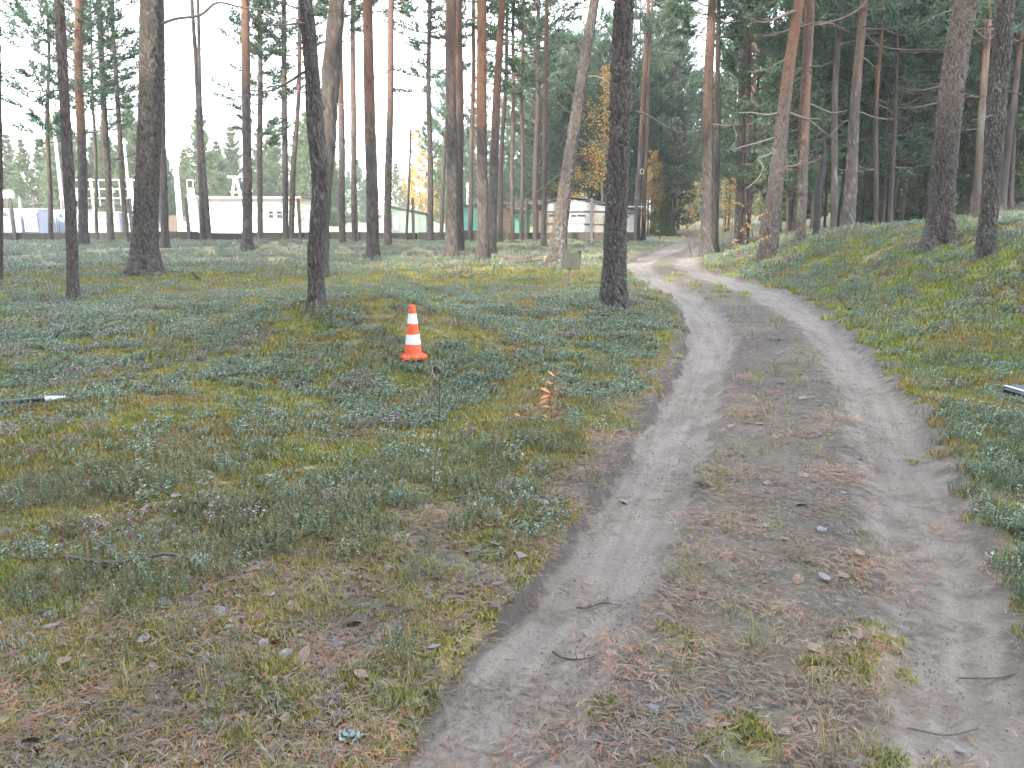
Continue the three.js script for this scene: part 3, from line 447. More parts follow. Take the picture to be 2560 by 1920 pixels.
const M_RUST = tmat(noiseTex(4, [0.1, 0.068, 0.05], [0.08, 0.056, 0.044], [0.14, 0.08, 0.045], 128, 128), 0.9), M_ROOF = tmat(noiseTex(5, [0.075, 0.07, 0.065], [0.1, 0.094, 0.085], [0.075, 0.085, 0.045], 128, 128), 0.95), M_CONC = tmat(noiseTex(6, [0.12, 0.11, 0.1], [0.095, 0.088, 0.08], [0.07, 0.068, 0.052], 256, 256, 1, 1, 0.2), 0.95), M_PLINTH = tmat(noiseTex(7, [0.08, 0.068, 0.058], [0.055, 0.048, 0.042], [0.05, 0.055, 0.03], 256, 256, 1, 1, 0.2), 0.95);
const M_WHITE = tmat(noiseTex(8, [0.78, 0.77, 0.75], [0.72, 0.71, 0.69], [0.6, 0.58, 0.54], 256, 256, 1, 0.5, 0.45), 0.85), M_GREY = tmat(noiseTex(9, [0.27, 0.3, 0.4], [0.24, 0.27, 0.36], [0.22, 0.23, 0.27], 128, 128, 1, 1, 0.45), 0.55), M_LGREY = tmat(noiseTex(10, [0.6, 0.62, 0.66], [0.55, 0.57, 0.6], [0.45, 0.44, 0.42], 128, 128, 1, 1, 0.45), 0.55), M_TEAL = tmat(noiseTex(11, [0.13, 0.36, 0.29], [0.11, 0.3, 0.25], [0.16, 0.25, 0.2], 128, 128, 1, 0.5, 0.4), 0.6), M_PGREEN = tmat(noiseTex(12, [0.27, 0.36, 0.3], [0.24, 0.32, 0.27], [0.21, 0.25, 0.21], 128, 128, 1, 1, 0.4), 0.8), M_GREEN = tmat(noiseTex(13, [0.08, 0.3, 0.18], [0.07, 0.25, 0.15], [0.1, 0.2, 0.13], 128, 128, 1, 1, 0.4), 0.6);
const M_DARK = mat(0.035, 0.035, 0.035, 0.6), M_GLASS = mat(0.05, 0.06, 0.07, 0.15), M_WIRE = mat(0.25, 0.25, 0.25, 0.5, { metalness: 0.6 }), M_YEL = mat(0.75, 0.55, 0.06, 0.6), M_BRICK = mat(0.3, 0.13, 0.09, 0.9), M_WOOD = tmat(noiseTex(14, [0.2, 0.185, 0.15], [0.16, 0.15, 0.12], [0.13, 0.13, 0.09], 128, 128, 0.4, 3, 0.3), 0.95), M_BROWN = tmat(noiseTex(15, [0.14, 0.1, 0.075], [0.11, 0.08, 0.06], [0.08, 0.065, 0.05], 128, 128, 3, 0.4, 0.3), 0.95), M_PORC = mat(0.55, 0.53, 0.5, 0.3);

{ // perimeter fence: dark plinth panels, concrete posts, wires
  const t = thing('perimeter_fence', 'low dark concrete plinth with posts and wires across the clearing edge', 'fence', 0, 0, -46);
  const x0 = -34.2, n = 17, w = 2.42, rr = rng(5);
  for (let i = 0; i < n; i++) { const x = x0 + (i + 0.5) * w, y = ground(x, -46), m = part('plinth_panel', bx(w - 0.03, 0.75, 0.14 + 0.02 * rr()), M_PLINTH, t); m.position.set(x, y + 0.16 + 0.03 * rr(), 0); m.rotation.z = (rr() - 0.5) * 0.012; }
  const px = [-33.3, -30.3, -27.25, -23.95, -20.8, -17.7, -14.6, -11.6, -8.5, -5.4, -2.3, 0.8, 4.35, 6.75];
  for (const x of px) { const y = ground(x, -46), m = part('post', mergeGeometries([bx(0.15, 2.75, 0.14, 0, 0.95, 0), cyl(0.1, 0.02, 0.1, 0, 2.37, 0, 4)]), M_CONC, t); m.position.set(x, y, 0.16); m.rotation.z = (rr() - 0.5) * 0.02; }
  for (const [h, r] of [[2.14, 0.012], [1.75, 0.008], [1.3, 0.008]]) { const pts = []; for (let i = 0; i + 1 < px.length; i++) for (let k = 0; k < 4; k++) { const f = k / 4, x = lerp(px[i], px[i + 1], f); pts.push([x, lerp(ground(px[i], -46), ground(px[i + 1], -46), f) + h - 0.09 * Math.sin(Math.PI * f) - 0.02 * Math.sin(x), 0.25]); } const T = new Tris(); T.tube(pts, pts.map(() => r), 4, () => [1, 1, 1]); part('wire', T.geo(), M_WIRE, t); }
  for (let i = 2; i < 12; i += 3) part('cable', (() => { const T = new Tris(), a = px[i], b = px[i + 1]; T.tube([[a, 2.3, 0.2], [(a + b) / 2, 2.15, 0.2], [b, 2.3, 0.2]], [0.008, 0.008, 0.008], 4, () => [1, 1, 1]); return T.geo(); })(), M_WIRE, t);
}
{ // grey metal garage
  const D = 47.2, s = D / 1809, X = (p) => (p - 1106) * s, t = thing('metal_garage', 'grey sheet-metal garage with rusty battens behind the fence', 'garage', X(1181), ground(4, -47.2) - 0.1, -D);
  const W = X(1370) - X(1181), dep = 5, roofY = (x) => (x < 1.55 ? lerp(2.42, 2.62, x / 1.55) : lerp(2.62, 1.95, (x - 1.55) / (W - 1.55)));
  part('wall', prism([[0, 0], [W, 0], [W, roofY(W) - 0.06], [1.55, roofY(1.55) - 0.06], [0, roofY(0) - 0.06]], dep), M_SHEET2, t).position.z = -dep - 0.02;
  const cols = [[0, 0.62, 0], [0.62, 1.42, 1], [1.42, 2.2, 1], [2.2, 2.62, 1], [2.62, 3.35, 2], [3.35, 4.1, 2], [4.1, W, 1]], rows = [[0, 0.55], [0.55, 1.15], [1.15, 1.82], [1.82, 9]];
  const rr = rng(61);
  cols.forEach(([a, b, k], ci) => rows.forEach(([y0, y1], ri) => {
    const ta = Math.min(y1, roofY(a) - 0.07), tb = Math.min(y1, roofY(b) - 0.07); if (ta < y0 + 0.05 || tb < y0 + 0.05) return;
    const m = part('sheet_panel', prism([[a + 0.008, y0 + 0.008], [b - 0.008, y0 + 0.008], [b - 0.008, tb - 0.008], [a + 0.008, ta - 0.008]], 0.018), ci === 0 ? (ri < 3 ? M_CREAM : M_SHEET) : k === 2 && ri < 3 ? M_SHEET2 : M_SHEET, t); m.position.z = -0.012 + 0.012 * rr(); m.rotation.z = (rr() - 0.5) * 0.004;
  }));
  for (const [a, b, y] of [[0, 0.65, 1.83], [0.9, 3.4, 1.82], [2.1, 3.6, 1.14], [0, 0.5, 1.16], [0, 0.55, 0.58], [3.5, W, 1.74]]) { const m = part('batten', bx(b - a, 0.07, 0.05, (a + b) / 2, y, 0.04), M_RUST, t); m.rotation.z = (rr() - 0.5) * 0.012; }
  part('vent', bx(0.26, 0.1, 0.03, 1.5, 1.6, 0.03), M_DARK, t); part('vent', bx(0.44, 0.1, 0.03, 1.92, 1.61, 0.03), M_DARK, t); part('vent', bx(0.3, 0.12, 0.03, W - 0.5, 1.55, 0.03), M_DARK, t); part('vent', bx(0.35, 0.1, 0.03, 0.28, 1.62, 0.03), M_DARK, t);
  const roof = part('roof', prism([[-0.12, roofY(0) - 0.05], [1.55, roofY(1.55) - 0.02], [W + 0.2, roofY(W) - 0.08], [W + 0.2, roofY(W) - 0.01], [1.55, roofY(1.55) + 0.05], [-0.12, roofY(0) + 0.02]], dep + 0.35), M_ROOF, t); roof.position.z = -dep - 0.15;
  for (let i = 0; i < 6; i++) { const m = part('roof_edge', bx(0.55, 0.04, 0.05, 0, 0, 0), M_ROOF, t); const x = 1.75 + i * 0.5; m.position.set(x, roofY(x) + 0.03 * (rr() - 0.5), 0.24); m.rotation.z = -0.2 + (rr() - 0.5) * 0.16; }
  part('pipe', cyl(0.03, 0.03, 2.3, W + 0.1, 1.0, 0.05, 8), M_RUST, t); part('beam', bx(1.2, 0.06, 0.06, W - 0.1, 2.1, 0.1), M_LGREY, t);
}
{ // white service building
  const D = 62, s = D / 1809, X = (p) => (p - 1106) * s, y0 = ground(X(540), -D) - 0.1, t = thing('white_building', 'sunlit white flat-roofed building with small windows beyond the fence', 'building', X(434), y0, -D), W = X(648) - X(434), H = 2.75;
  const win = [[0.95, 0.17, 1.3, 0.45], [5.05, 0.4, 1.3, 0.58], [5.65, 0.45, 1.3, 0.58]];
  const sh = new THREE.Shape([[0, 0], [W, 0], [W, H], [0, H]].map((p) => new THREE.Vector2(...p))); for (const [x, w, y, h] of win) sh.holes.push(new THREE.Path([[x, y], [x, y + h], [x + w, y + h], [x + w, y]].map((p) => new THREE.Vector2(...p))));
  part('wall', new THREE.ExtrudeGeometry(sh, { depth: 0.25, bevelEnabled: false }), M_WHITE, t).position.z = -0.25;
  part('side_wall', bx(0.25, H, 4.6, 0.125, H / 2, -2.55), M_WHITE, t); part('side_wall', bx(0.25, H, 4.6, W - 0.125, H / 2, -2.55), M_WHITE, t); part('rear_wall', bx(W, H, 0.25, W / 2, H / 2, -4.98), M_WHITE, t);
  for (const [x, w, y, h] of win) { const f = part('window', mergeGeometries([bx(w, 0.04, 0.05, x + w / 2, y + 0.02, -0.1), bx(w, 0.04, 0.05, x + w / 2, y + h - 0.02, -0.1), bx(0.04, h - 0.08, 0.05, x + 0.02, y + h / 2, -0.1), bx(0.04, h - 0.08, 0.05, x + w - 0.02, y + h / 2, -0.1), bx(w - 0.08, 0.03, 0.05, x + w / 2, y + h * 0.55, -0.1)]), M_WHITE, t); part('pane', bx(w - 0.02, h - 0.02, 0.012, x + w / 2, y + h / 2, -0.13), M_GLASS, f); }
  part('roof', bx(W + 0.5, 0.14, 5.7, W / 2, H + 0.07, -2.5), M_ROOF, t); part('roof_edge', bx(W + 0.52, 0.16, 0.03, W / 2, H + 0.08, 0.37), tmat(noiseTex(21, [0.45, 0.33, 0.28], [0.4, 0.38, 0.36], [0.3, 0.2, 0.16], 128, 64), 0.9), t);
  const c = thing('white_tank_tower', 'narrow white block with a rail on top at the left end of the white building', 'tower', X(425.5), y0, -D + 0.4);
  part('body', bx(0.52, 3.0, 0.6, 0, 1.5, 0), M_WHITE, c); part('neck', bx(0.3, 0.5, 0.4, -0.03, 3.25, 0), M_WHITE, c); for (const x of [-0.22, 0.22]) part('rail', bx(0.03, 1.1, 0.03, x, 3.5, 0.25), M_WHITE, c); part('cap', bx(0.5, 0.04, 0.5, 0, 4.05, 0), M_WHITE, c);
}
function pole(label, px, D, top, r, hood) {
  const s = D / 1809, x = (px - 1106) * s, h = 1.6 + (460 - top) * s, t = thing('utility_pole', label, 'pole', x, ground(x, -D) - 0.2, -D);
  part('shaft', cyl(r, r * 0.75, h, 0, h / 2, 0, 14), M_WHITE, t); const a = part('crossarm', bx(hood ?? 0.8, 0.08, 0.08, 0, h - 0.35, 0.14), M_LGREY, t); for (const k of [-0.42, 0, 0.42]) part('insulator', cyl(0.035, 0.05, 0.14, k * (hood ?? 0.8), h - 0.25, 0.14, 8), M_PORC, a);
  return t;
}
pole('tall white concrete pole left of the white building', 391, 66, 288, 0.22, 0.5);
pole('white pole end showing between trunks right of the sky gap', 1012, 64, 392, 0.14, 0.3);
pole('slim pale pole rising behind the transformers', 141, 60, 235, 0.12, 0.9);
pole('thin pale pole left of the stout pine trunk, behind the switchgear', 286, 64, 300, 0.1, 0.6);
{ // A-frame on the far side
  const D = 74, s = D / 1809, t = thing('a_frame', 'pale A-shaped steel frame above the roof of the white building', 'frame', (516 - 1106) * s, ground(-24, -D), -D), h = 1.6 + (460 - 384) * s;
  for (const k of [-1, 1]) { const g = bx(0.2, h, 0.16, 0, h / 2, 0); const m = part('leg', g, M_LGREY, t); m.position.x = k * 0.82; m.rotation.z = k * 0.155; }
  part('crossbar', bx(1.0, 0.14, 0.12, 0, h * 0.72, 0.02), M_LGREY, t); part('top_beam', bx(1.9, 0.16, 0.16, 0.25, h - 0.02, 0), M_LGREY, t); part('brace', bx(0.1, h * 0.8, 0.1, 1.35, h * 0.4, 0), M_LGREY, t);
}
// transformers and switchgear of the substation
function transformer(label, px, D, w, o = {}) {
  const s = D / 1809, x = (px - 1106) * s, t = thing('power_transformer', label, 'transformer', x, ground(x, -D), -D, o.turn ?? 0);
  part('base', bx(w + 0.5, 0.18, 1.9, 0, 0.12, 0), M_LGREY, t);
  part('tank', bx(w, 1.55, 1.3, 0, 1.0, 0), M_GREY, t); part('cover', bx(w + 0.12, 0.07, 1.42, 0, 1.81, 0), M_LGREY, t);
  const n = Math.floor(w / 0.16); for (let i = 0; i < n; i++) if (!(i > n * 0.3 && i < n * 0.72)) part('radiator_fin', bx(0.035, 1.25, 0.34, -w / 2 + 0.1 + i * (w - 0.2) / (n - 1), 1.0, 0.84), M_LGREY, t);
  const c = part('control_box', bx(w * 0.36, 1.02, 0.4, w * 0.02, 0.85, 0.9), M_GREY, t); part('warning_label', bx(0.2, 0.1, 0.006, w * 0.02, 1.05, 1.106), M_YEL, c);
  for (const y of [1.3, 0.55]) part('stiffener', bx(w * 0.98, 0.05, 0.03, 0, y, 0.665), M_LGREY, t);
  for (let i = 0; i < 3; i++) { const X0 = -w * 0.3 + i * w * 0.3, b = part('bushing', mergeGeometries([cyl(0.06, 0.045, 0.7, X0, 2.2, -0.1, 10), ...[0, 1, 2, 3].map((k) => cyl(0.1, 0.09, 0.035, X0, 1.98 + k * 0.14, -0.1, 12))]), i % 2 ? M_PORC : M_BROWN, t); part('terminal', cyl(0.02, 0.02, 0.16, X0, 2.62, -0.1, 8), M_WIRE, b); }
  const g = new THREE.CylinderGeometry(0.27, 0.27, o.cl ?? 1.3, 20); g.rotateZ(Math.PI / 2); const k = part('conservator', g, M_WHITE, t); k.position.set(o.cx ?? -w / 2, 2.75, -0.35); part('end_cap', cyl(0.28, 0.28, 0.03, 0, 0, 0, 20), M_LGREY, k).rotation.z = Math.PI / 2; for (const q of [-0.3, 0.3]) part('strut', bx(0.07, 0.75, 0.07, (o.cx ?? -w / 2) + q, 2.2, -0.35), M_LGREY, t);
  return t;
}
transformer('big grey power transformer with pale drum on top by the left frame edge', 48, 55, 3.1, { cx: -1.35, cl: 1.5 });
transformer('second grey power transformer half hidden behind the low-branched pine', 160, 58, 2.2, { cx: 0.1, cl: 0.9 });
{
  const cab = (label, px, D, w, h, m, o = {}) => { const s = D / 1809, x = (px - 1106) * s, t = thing('switch_cabinet', label, 'cabinet', x, ground(x, -D), -D), y = o.legs ?? 0.08; part('body', bx(w, h, 0.8, 0, y + h / 2, 0), m, t); part('cover', bx(w + 0.12, 0.06, 0.92, 0, y + h + 0.03, 0), M_WHITE, t); const d = part('door', bx(w * 0.86, h * 0.88, 0.03, 0, y + h / 2, 0.415), m, t); part('handle', bx(0.03, 0.14, 0.03, w * 0.32, y + h / 2, 0.445), M_DARK, d); if (o.label) part('warning_label', bx(0.16, 0.09, 0.006, 0, y + h * 0.68, 0.434), M_YEL, d); for (const k of [-1, 1]) part('leg', bx(0.09, y, 0.6, k * (w / 2 - 0.1), y / 2, 0), M_WHITE, t); return t; };
  cab('left of two tall white switch cabinets between the pines', 201, 54, 0.7, 1.5, M_WHITE);
  cab('right of two tall white switch cabinets between the pines', 227, 54, 0.62, 1.5, M_WHITE);
  cab('grey cabinet on white legs with a yellow label', 255, 53, 0.7, 1.15, M_GREY, { legs: 0.42, label: 1 });
  cab('small white cabinet right of the labelled grey one', 281, 53.5, 0.5, 1.2, M_WHITE, { legs: 0.3 });
  cab('short white box at the foot of the tall white pole', 404, 60, 0.4, 0.75, M_WHITE);
  // busbar gantry over the cabinets
  const D = 57, s = D / 1809, t = thing('busbar_gantry', 'white steel gantry of thin posts and busbars above the cabinets', 'gantry', (236 - 1106) * s, ground(-27, -D), -D);
  for (const x of [-2.1, -0.9, 0.4, 1.8]) { part('post', bx(0.13, 3.9, 0.13, x, 1.95, 0), M_WHITE, t); part('insulator', mergeGeometries([0, 1, 2].map((k) => cyl(0.09, 0.08, 0.05, x + 0.2, 3.0 + k * 0.1, 0.1, 10))), M_PORC, t); }
  for (const [y, z] of [[3.8, 0], [3.2, 0.1], [2.6, 0]]) part('busbar', bx(4.4, 0.07, 0.07, -0.1, y, z + 0.11), M_LGREY, t);
  for (const x of [-1.6, -0.3, 1.1]) part('drop_bar', bx(0.04, 1.6, 0.04, x, 2.9, 0.25), M_LGREY, t);
}
{ // boarded fence far left of the white pole
  const D = 70, s = D / 1809, t = thing('board_fence', 'low brown board fence behind the tall white pole', 'fence', (365 - 1106) * s, ground(-27, -D), -D);
  const rr = rng(8); for (let i = 0; i < 16; i++) part('board', bx(0.2, 1.35 + 0.08 * rr(), 0.03, i * 0.215, 0.68, 0.02 * rr()), M_BROWN, t); for (const y of [0.4, 1.1]) part('rail', bx(3.5, 0.08, 0.04, 1.65, y, -0.04), M_BROWN, t);
}
// green huts
function hut(label, D, x0, x1, hl, hr, dep, m, build) { const s = D / 1809, X = (p) => (p - 1106) * s, w = X(x1) - X(x0), t = thing('hut', label, 'hut', X(x0), ground(X(x0), -D) - 0.08, -D); part('wall', prism([[0, 0], [w, 0], [w, hr], [0, hl]], dep), m, t).position.z = -dep; const r = part('roof', prism([[-0.15, hl + 0.02], [w + 0.15, hr + 0.02], [w + 0.15, hr + 0.1], [-0.15, hl + 0.1]], dep + 0.4), M_ROOF, t); r.position.z = -dep - 0.2; build(t, w); return t; }
hut('pale green hut with sloping dark roof under the yellow birch', 56, 847, 921, 2.15, 1.65, 3, M_PGREEN, (t, w) => { const f = part('window', bx(0.3, 0.9, 0.05, 0.3, 1.1, 0.02), M_WHITE, t); part('pane', bx(0.22, 0.8, 0.02, 0.3, 1.1, 0.052), mat(0.6, 0.62, 0.62, 0.2), f); for (let i = 1; i < 5; i++) part('seam', bx(0.02, 1.55, 0.02, i * w / 5, 0.8, 0.012), M_PGREEN, t); part('rubble_course', bx(w * 0.5, 0.22, 0.12, w * 0.62, 0.12, 0.07), M_CONC, t); });
hut('teal painted metal hut behind the centre pines', 57, 986, 1056, 2.15, 2.1, 3, M_TEAL, (t, w) => { part('door', bx(0.9, 1.85, 0.04, 1.5, 0.98, 0.022), M_TEAL, t); part('door_frame', bx(0.06, 1.95, 0.06, 1.0, 1.0, 0.032), M_PGREEN, t); part('corner_post', bx(0.1, 2.1, 0.08, 0.05, 1.05, 0.03), M_PGREEN, t); });
hut('dark open-fronted hut with a green door right of the teal hut', 53, 1062, 1144, 2.1, 1.75, 3, M_BROWN, (t, w) => { part('fascia', bx(1.3, 0.08, 0.1, w - 0.75, 1.98, 0.06), M_PGREEN, t); const d = part('door', bx(0.55, 1.62, 0.05, w - 0.3, 0.86, 0.03), M_GREEN, t); const y = new THREE.Shape([[-0.09, 0], [0.09, 0], [0, 0.15]].map((p) => new THREE.Vector2(...p))); part('warning_sign', new THREE.ExtrudeGeometry(y, { depth: 0.01, bevelEnabled: false }), M_YEL, d).position.set(w - 0.2, 1.32, 0.058); part('post', bx(0.08, 1.85, 0.08, w - 1.1, 0.92, 0.05), M_PGREEN, t); part('door', bx(0.5, 1.6, 0.04, w - 0.85, 0.85, 0.025), M_TEAL, t); });
{ const D = 52, t = thing('concrete_slab_roof', 'long grey concrete lintel on pillars left of the metal garage', 'canopy', (1128 - 1106) * D / 1809, ground(0.6, -D), -D + 0.9); part('slab', bx(2.6, 0.22, 1.4, 0, 2.25, 0), M_CONC, t); for (const k of [-1.1, 1.1]) part('pillar', bx(0.22, 2.2, 0.22, k, 1.08, 0), M_CONC, t); }
{ // small weathered board on a post
  const t = thing('notice_board', 'small blank weathered board on a thin post beside the track bend', 'sign', 1.25, ground(1.25, -18), -18);
  part('post', bx(0.05, 0.55, 0.035, -0.02, 0.25, 0), M_WOOD, t).rotation.z = -0.04; part('foot_stake', bx(0.07, 0.3, 0.03, -0.06, 0.1, 0.035), M_WOOD, t);
  const b = part('board', prism([[-0.22, 0], [0.2, -0.03], [0.23, 0.34], [0.16, 0.37], [0.02, 0.34], [-0.17, 0.41]], 0.018), tmat(noiseTex(31, [0.15, 0.14, 0.1], [0.125, 0.118, 0.085], [0.1, 0.095, 0.07], 128, 128, 1, 1, 0.25), 0.95), t); b.position.set(0.02, 0.43, 0.02); part('bracket', bx(0.06, 0.05, 0.03, 0.19, 0.37, 0.02), M_DARK, b); part('clamp', bx(0.05, 0.04, 0.04, -0.02, 0.0, 0.03), M_DARK, b);
  for (const [x, y] of [[-0.09, 0.17], [0.12, 0.19], [-0.05, 0.28]]) part('nail', bx(0.015, 0.025, 0.006, x, y, 0.02), M_DARK, b);
}
{ const g = new THREE.TorusGeometry(0.11, 0.016, 8, 24), m = new THREE.Mesh(g, mat(0.55, 0.52, 0.48, 0.7)); m.name = 'hanging_ring'; m.position.set(7.44, 3.93, -48.62); m.rotation.y = 0.2; m.scale.set(1, 1.25, 1); m.userData = { label: 'pale rope ring hung on a thin pine right of the metal garage', category: 'ring' }; scene.add(m); }
{ // traffic cone
  const x = -1.012, z = -8.33, y = ground(x, z), t = thing('traffic_cone', 'orange and white striped traffic cone standing in the heath', 'traffic cone', x, y + 0.015, z, 0.35);
  const OR = tmat(noiseTex(41, [0.93, 0.125, 0.03], [0.86, 0.11, 0.03], [0.62, 0.13, 0.06], 256, 256, 1.5, 1.5, 0.32), 0.55), WH = tmat(noiseTex(42, [0.82, 0.82, 0.82], [0.76, 0.76, 0.75], [0.6, 0.58, 0.54], 256, 256, 1.5, 1.5, 0.36), 0.45), rad = (h) => lerp(0.092, 0.03, clamp((h - 0.035) / 0.5));
  const ring = (a, b, e = 0) => { const p = []; for (let i = 0; i <= 6; i++) { const h = lerp(a, b, i / 6); p.push(new THREE.Vector2(rad(h) + e, h)); } return new THREE.LatheGeometry(p, 40); };
  const body = part('body', new THREE.LatheGeometry([[0.118, 0.03], [0.112, 0.045], [0.094, 0.05], [rad(0.06), 0.06], [rad(0.25), 0.25], [rad(0.5), 0.5], [0.03, 0.535], [0.026, 0.545], [0.02, 0.548], [0.017, 0.53], [0.016, 0.48]].map((p) => new THREE.Vector2(...p)), 40), OR, t);
  part('reflective_band', ring(0.148, 0.25, 0.0022), WH, t); part('reflective_band', ring(0.357, 0.46, 0.0022), WH, t);
  // square foot with rounded, lobed corners
  const s = new THREE.Shape(); for (let i = 0; i <= 72; i++) { const a = (i / 72) * Math.PI * 2, q = Math.pow(Math.pow(Math.abs(Math.cos(a)), 5) + Math.pow(Math.abs(Math.sin(a)), 5), -0.2) * 0.128 * (1 + 0.045 * Math.cos(a * 8)); i ? s.lineTo(Math.cos(a) * q, Math.sin(a) * q) : s.moveTo(Math.cos(a) * q, Math.sin(a) * q); }
  const f = new THREE.ExtrudeGeometry(s, { depth: 0.02, bevelEnabled: true, bevelSize: 0.006, bevelThickness: 0.006, bevelSegments: 2 }); f.rotateX(-Math.PI / 2); part('foot', f, OR, t).position.y = 0.006;
  for (let i = 0; i < 4; i++) { const a = i * Math.PI / 2 + Math.PI / 4, m = part('foot_lug', new THREE.SphereGeometry(0.03, 12, 6, 0, 6.3, 0, 1.57), OR, t); m.position.set(Math.cos(a) * 0.135, 0.024, Math.sin(a) * 0.135); m.scale.y = 0.75; }
}
{ // dark pole with pale pointed end, lying on the moss at the left
  const a = V(-3.7, 0, -6.66), b = V(-5.3, 0, -6.42); a.y = ground(a.x, a.z) + 0.055; b.y = ground(b.x, b.z) + 0.025;
  const t = thing('marker_pole', 'dark rubbery pole with a white pointed end lying on moss', 'pole', b.x, b.y, b.z), d = a.clone().sub(b), L = d.length(), tip = 0.155;
  t.quaternion.setFromUnitVectors(V(0, 1, 0), d.clone().normalize());
  part('shaft', cyl(0.02, 0.0195, L - tip, 0, (L - tip) / 2, 0, 20), mat(0.035, 0.037, 0.045, 0.45), t);
  const p = part('tip', new THREE.LatheGeometry([[0.0192, 0], [0.0182, 0.05], [0.0145, 0.1], [0.012, 0.1], [0.01, 0.15], [0.002, 0.155]].map((q) => new THREE.Vector2(...q)), 20), mat(0.8, 0.8, 0.82, 0.35), t); p.position.y = L - tip;
}
{ // dark blade-like object with pale strips at the right frame edge
  const x = 4.28, z = -6.86, t = thing('striped_board', 'tapered dark board with pale strips lying in the heath, cut by the right edge', 'board', x, ground(x, z) + 0.06, z, -0.28);
  const M_B = mat(0.03, 0.034, 0.05, 0.4), s = prism([[-0.09, -0.03], [0.02, -0.085], [0.2, -0.16], [0.75, -0.16], [0.75, 0.09], [0.1, 0.06], [-0.08, 0.02]], 0.03); s.rotateX(-Math.PI / 2 + 0.42); part('blade', s, M_B, t);
  const strip = prism([[-0.085, 0.012], [-0.07, 0.022], [0.08, -0.052], [0.06, -0.068]], 0.01); strip.rotateX(-Math.PI / 2 + 0.42); part('edge_strip', strip, mat(0.5, 0.5, 0.52, 0.35), t).position.set(0, 0.028, 0.012);
  const pl = prism([[0.1, -0.01], [0.16, 0.02], [0.7, 0.03], [0.7, -0.11], [0.2, -0.06]], 0.012); pl.rotateX(-Math.PI / 2 + 0.42); part('white_plate', pl, mat(0.8, 0.8, 0.82, 0.4), t).position.set(0, 0.029, 0.013);
  part('trim', (() => { const q = prism([[0.09, 0.012], [0.14, 0.045], [0.7, 0.055], [0.7, 0.032], [0.16, 0.022]], 0.02); q.rotateX(-Math.PI / 2 + 0.42); return q; })(), M_B, t).position.set(0, 0.031, 0.014); for (const q of [0.1, 0.6]) part('foot', bx(0.04, 0.08, 0.04, q, -0.03, 0.02), M_B, t);
}

// ---------------------------------------------------------------- broadleaved trees, saplings and single plants
function leafTri(T, p, d, l, w, c) { const n = V(d.y, -d.x, 0.3).cross(d).normalize().multiplyScalar(w), m = [p.x + d.x * l * 0.5, p.y + d.y * l * 0.5, p.z + d.z * l * 0.5], e = [p.x + d.x * l, p.y + d.y * l, p.z + d.z * l]; T.tri(p.toArray(), [m[0] + n.x, m[1] + n.y + w * 0.3, m[2] + n.z], e, c); T.tri(p.toArray(), e, [m[0] - n.x, m[1] - n.y + w * 0.3, m[2] - n.z], c); }
const YEL = (R) => { const v = 0.7 + 0.5 * R(); return mix3([0.62 * v, 0.38 * v, 0.05 * v], [0.6 * v, 0.32 * v, 0.06 * v], R()); };
function birchGeo(seed, H, rad, from, count, ls) {
  const R = rng(seed), S = new Tris(), L = new Tris(), c = [0.17, 0.15, 0.13], stem = []; let q = V(0, -0.1, 0); const d0 = V((R() - 0.5) * 0.15, 1, 0);
  for (let i = 0; i <= 8; i++) { stem.push(q.toArray()); q = q.clone().addScaledVector(d0.clone().add(V((R() - 0.5) * 0.16, 0, (R() - 0.5) * 0.16)).normalize(), (H + 0.1) / 8); }
  S.tube(stem, stem.map((_, i) => 0.012 * H * (1 - 0.85 * i / 8) * 0.75), 6, () => c);
  const nb = Math.round(16 + H * 2.2);
  for (let b = 0; b < nb; b++) {
    const f = lerp(from, 1, (b + R()) / nb), si = Math.min(7, Math.floor(f * 8)), p = V(...stem[si]).lerp(V(...stem[si + 1]), f * 8 - si), az = R() * 7, len = rad * Math.pow(Math.sin(Math.PI * clamp(0.25 + 0.72 * (f - from) / (1 - from))), 0.7) * (0.5 + 0.6 * R()); let d = V(Math.cos(az), 0.35 + 0.4 * R(), Math.sin(az)).normalize(); const pts = [p.toArray()], rr = [0.004 + 0.003 * len]; let w = p.clone();
    for (let i = 1; i <= 5; i++) { d.add(V((R() - 0.5) * 0.4, -0.06 + (R() - 0.5) * 0.2, (R() - 0.5) * 0.4)).normalize(); w = w.clone().addScaledVector(d, len / 5); pts.push(w.toArray()); rr.push(rr[0] * (1 - 0.16 * i)); for (let k = 0; k < count / nb / 5; k++) leafTri(L, w.clone().add(V((R() - 0.5), (R() - 0.5), (R() - 0.5)).multiplyScalar(len * 0.55)), V(R() - 0.5, R() * 0.5 - 0.5, R() - 0.5).normalize(), ls * (0.7 + 0.6 * R()), ls * 0.33, YEL(R)); }
    S.tube(pts, rr, 4, () => c);
  }
  return { stem: S.geo(), leaves: L.geo() };
}
function birch(name, label, cat, x, z, geo, s = 1, group) { const t = thing(name, label, cat, x, ground(x, z) - 0.02, z, x * 3.1, group); t.scale.setScalar(s); part('trunk', geo.stem, M_TWIG, t); part('crown', geo.leaves, M_LEAF, t); return t; }
const G_B1 = birchGeo(501, 8, 1.7, 0.15, 3600, 0.12), G_B2 = birchGeo(502, 9.5, 1.9, 0.3, 1500, 0.11), G_B3 = birchGeo(503, 3.2, 0.9, 0.25, 420, 0.075);
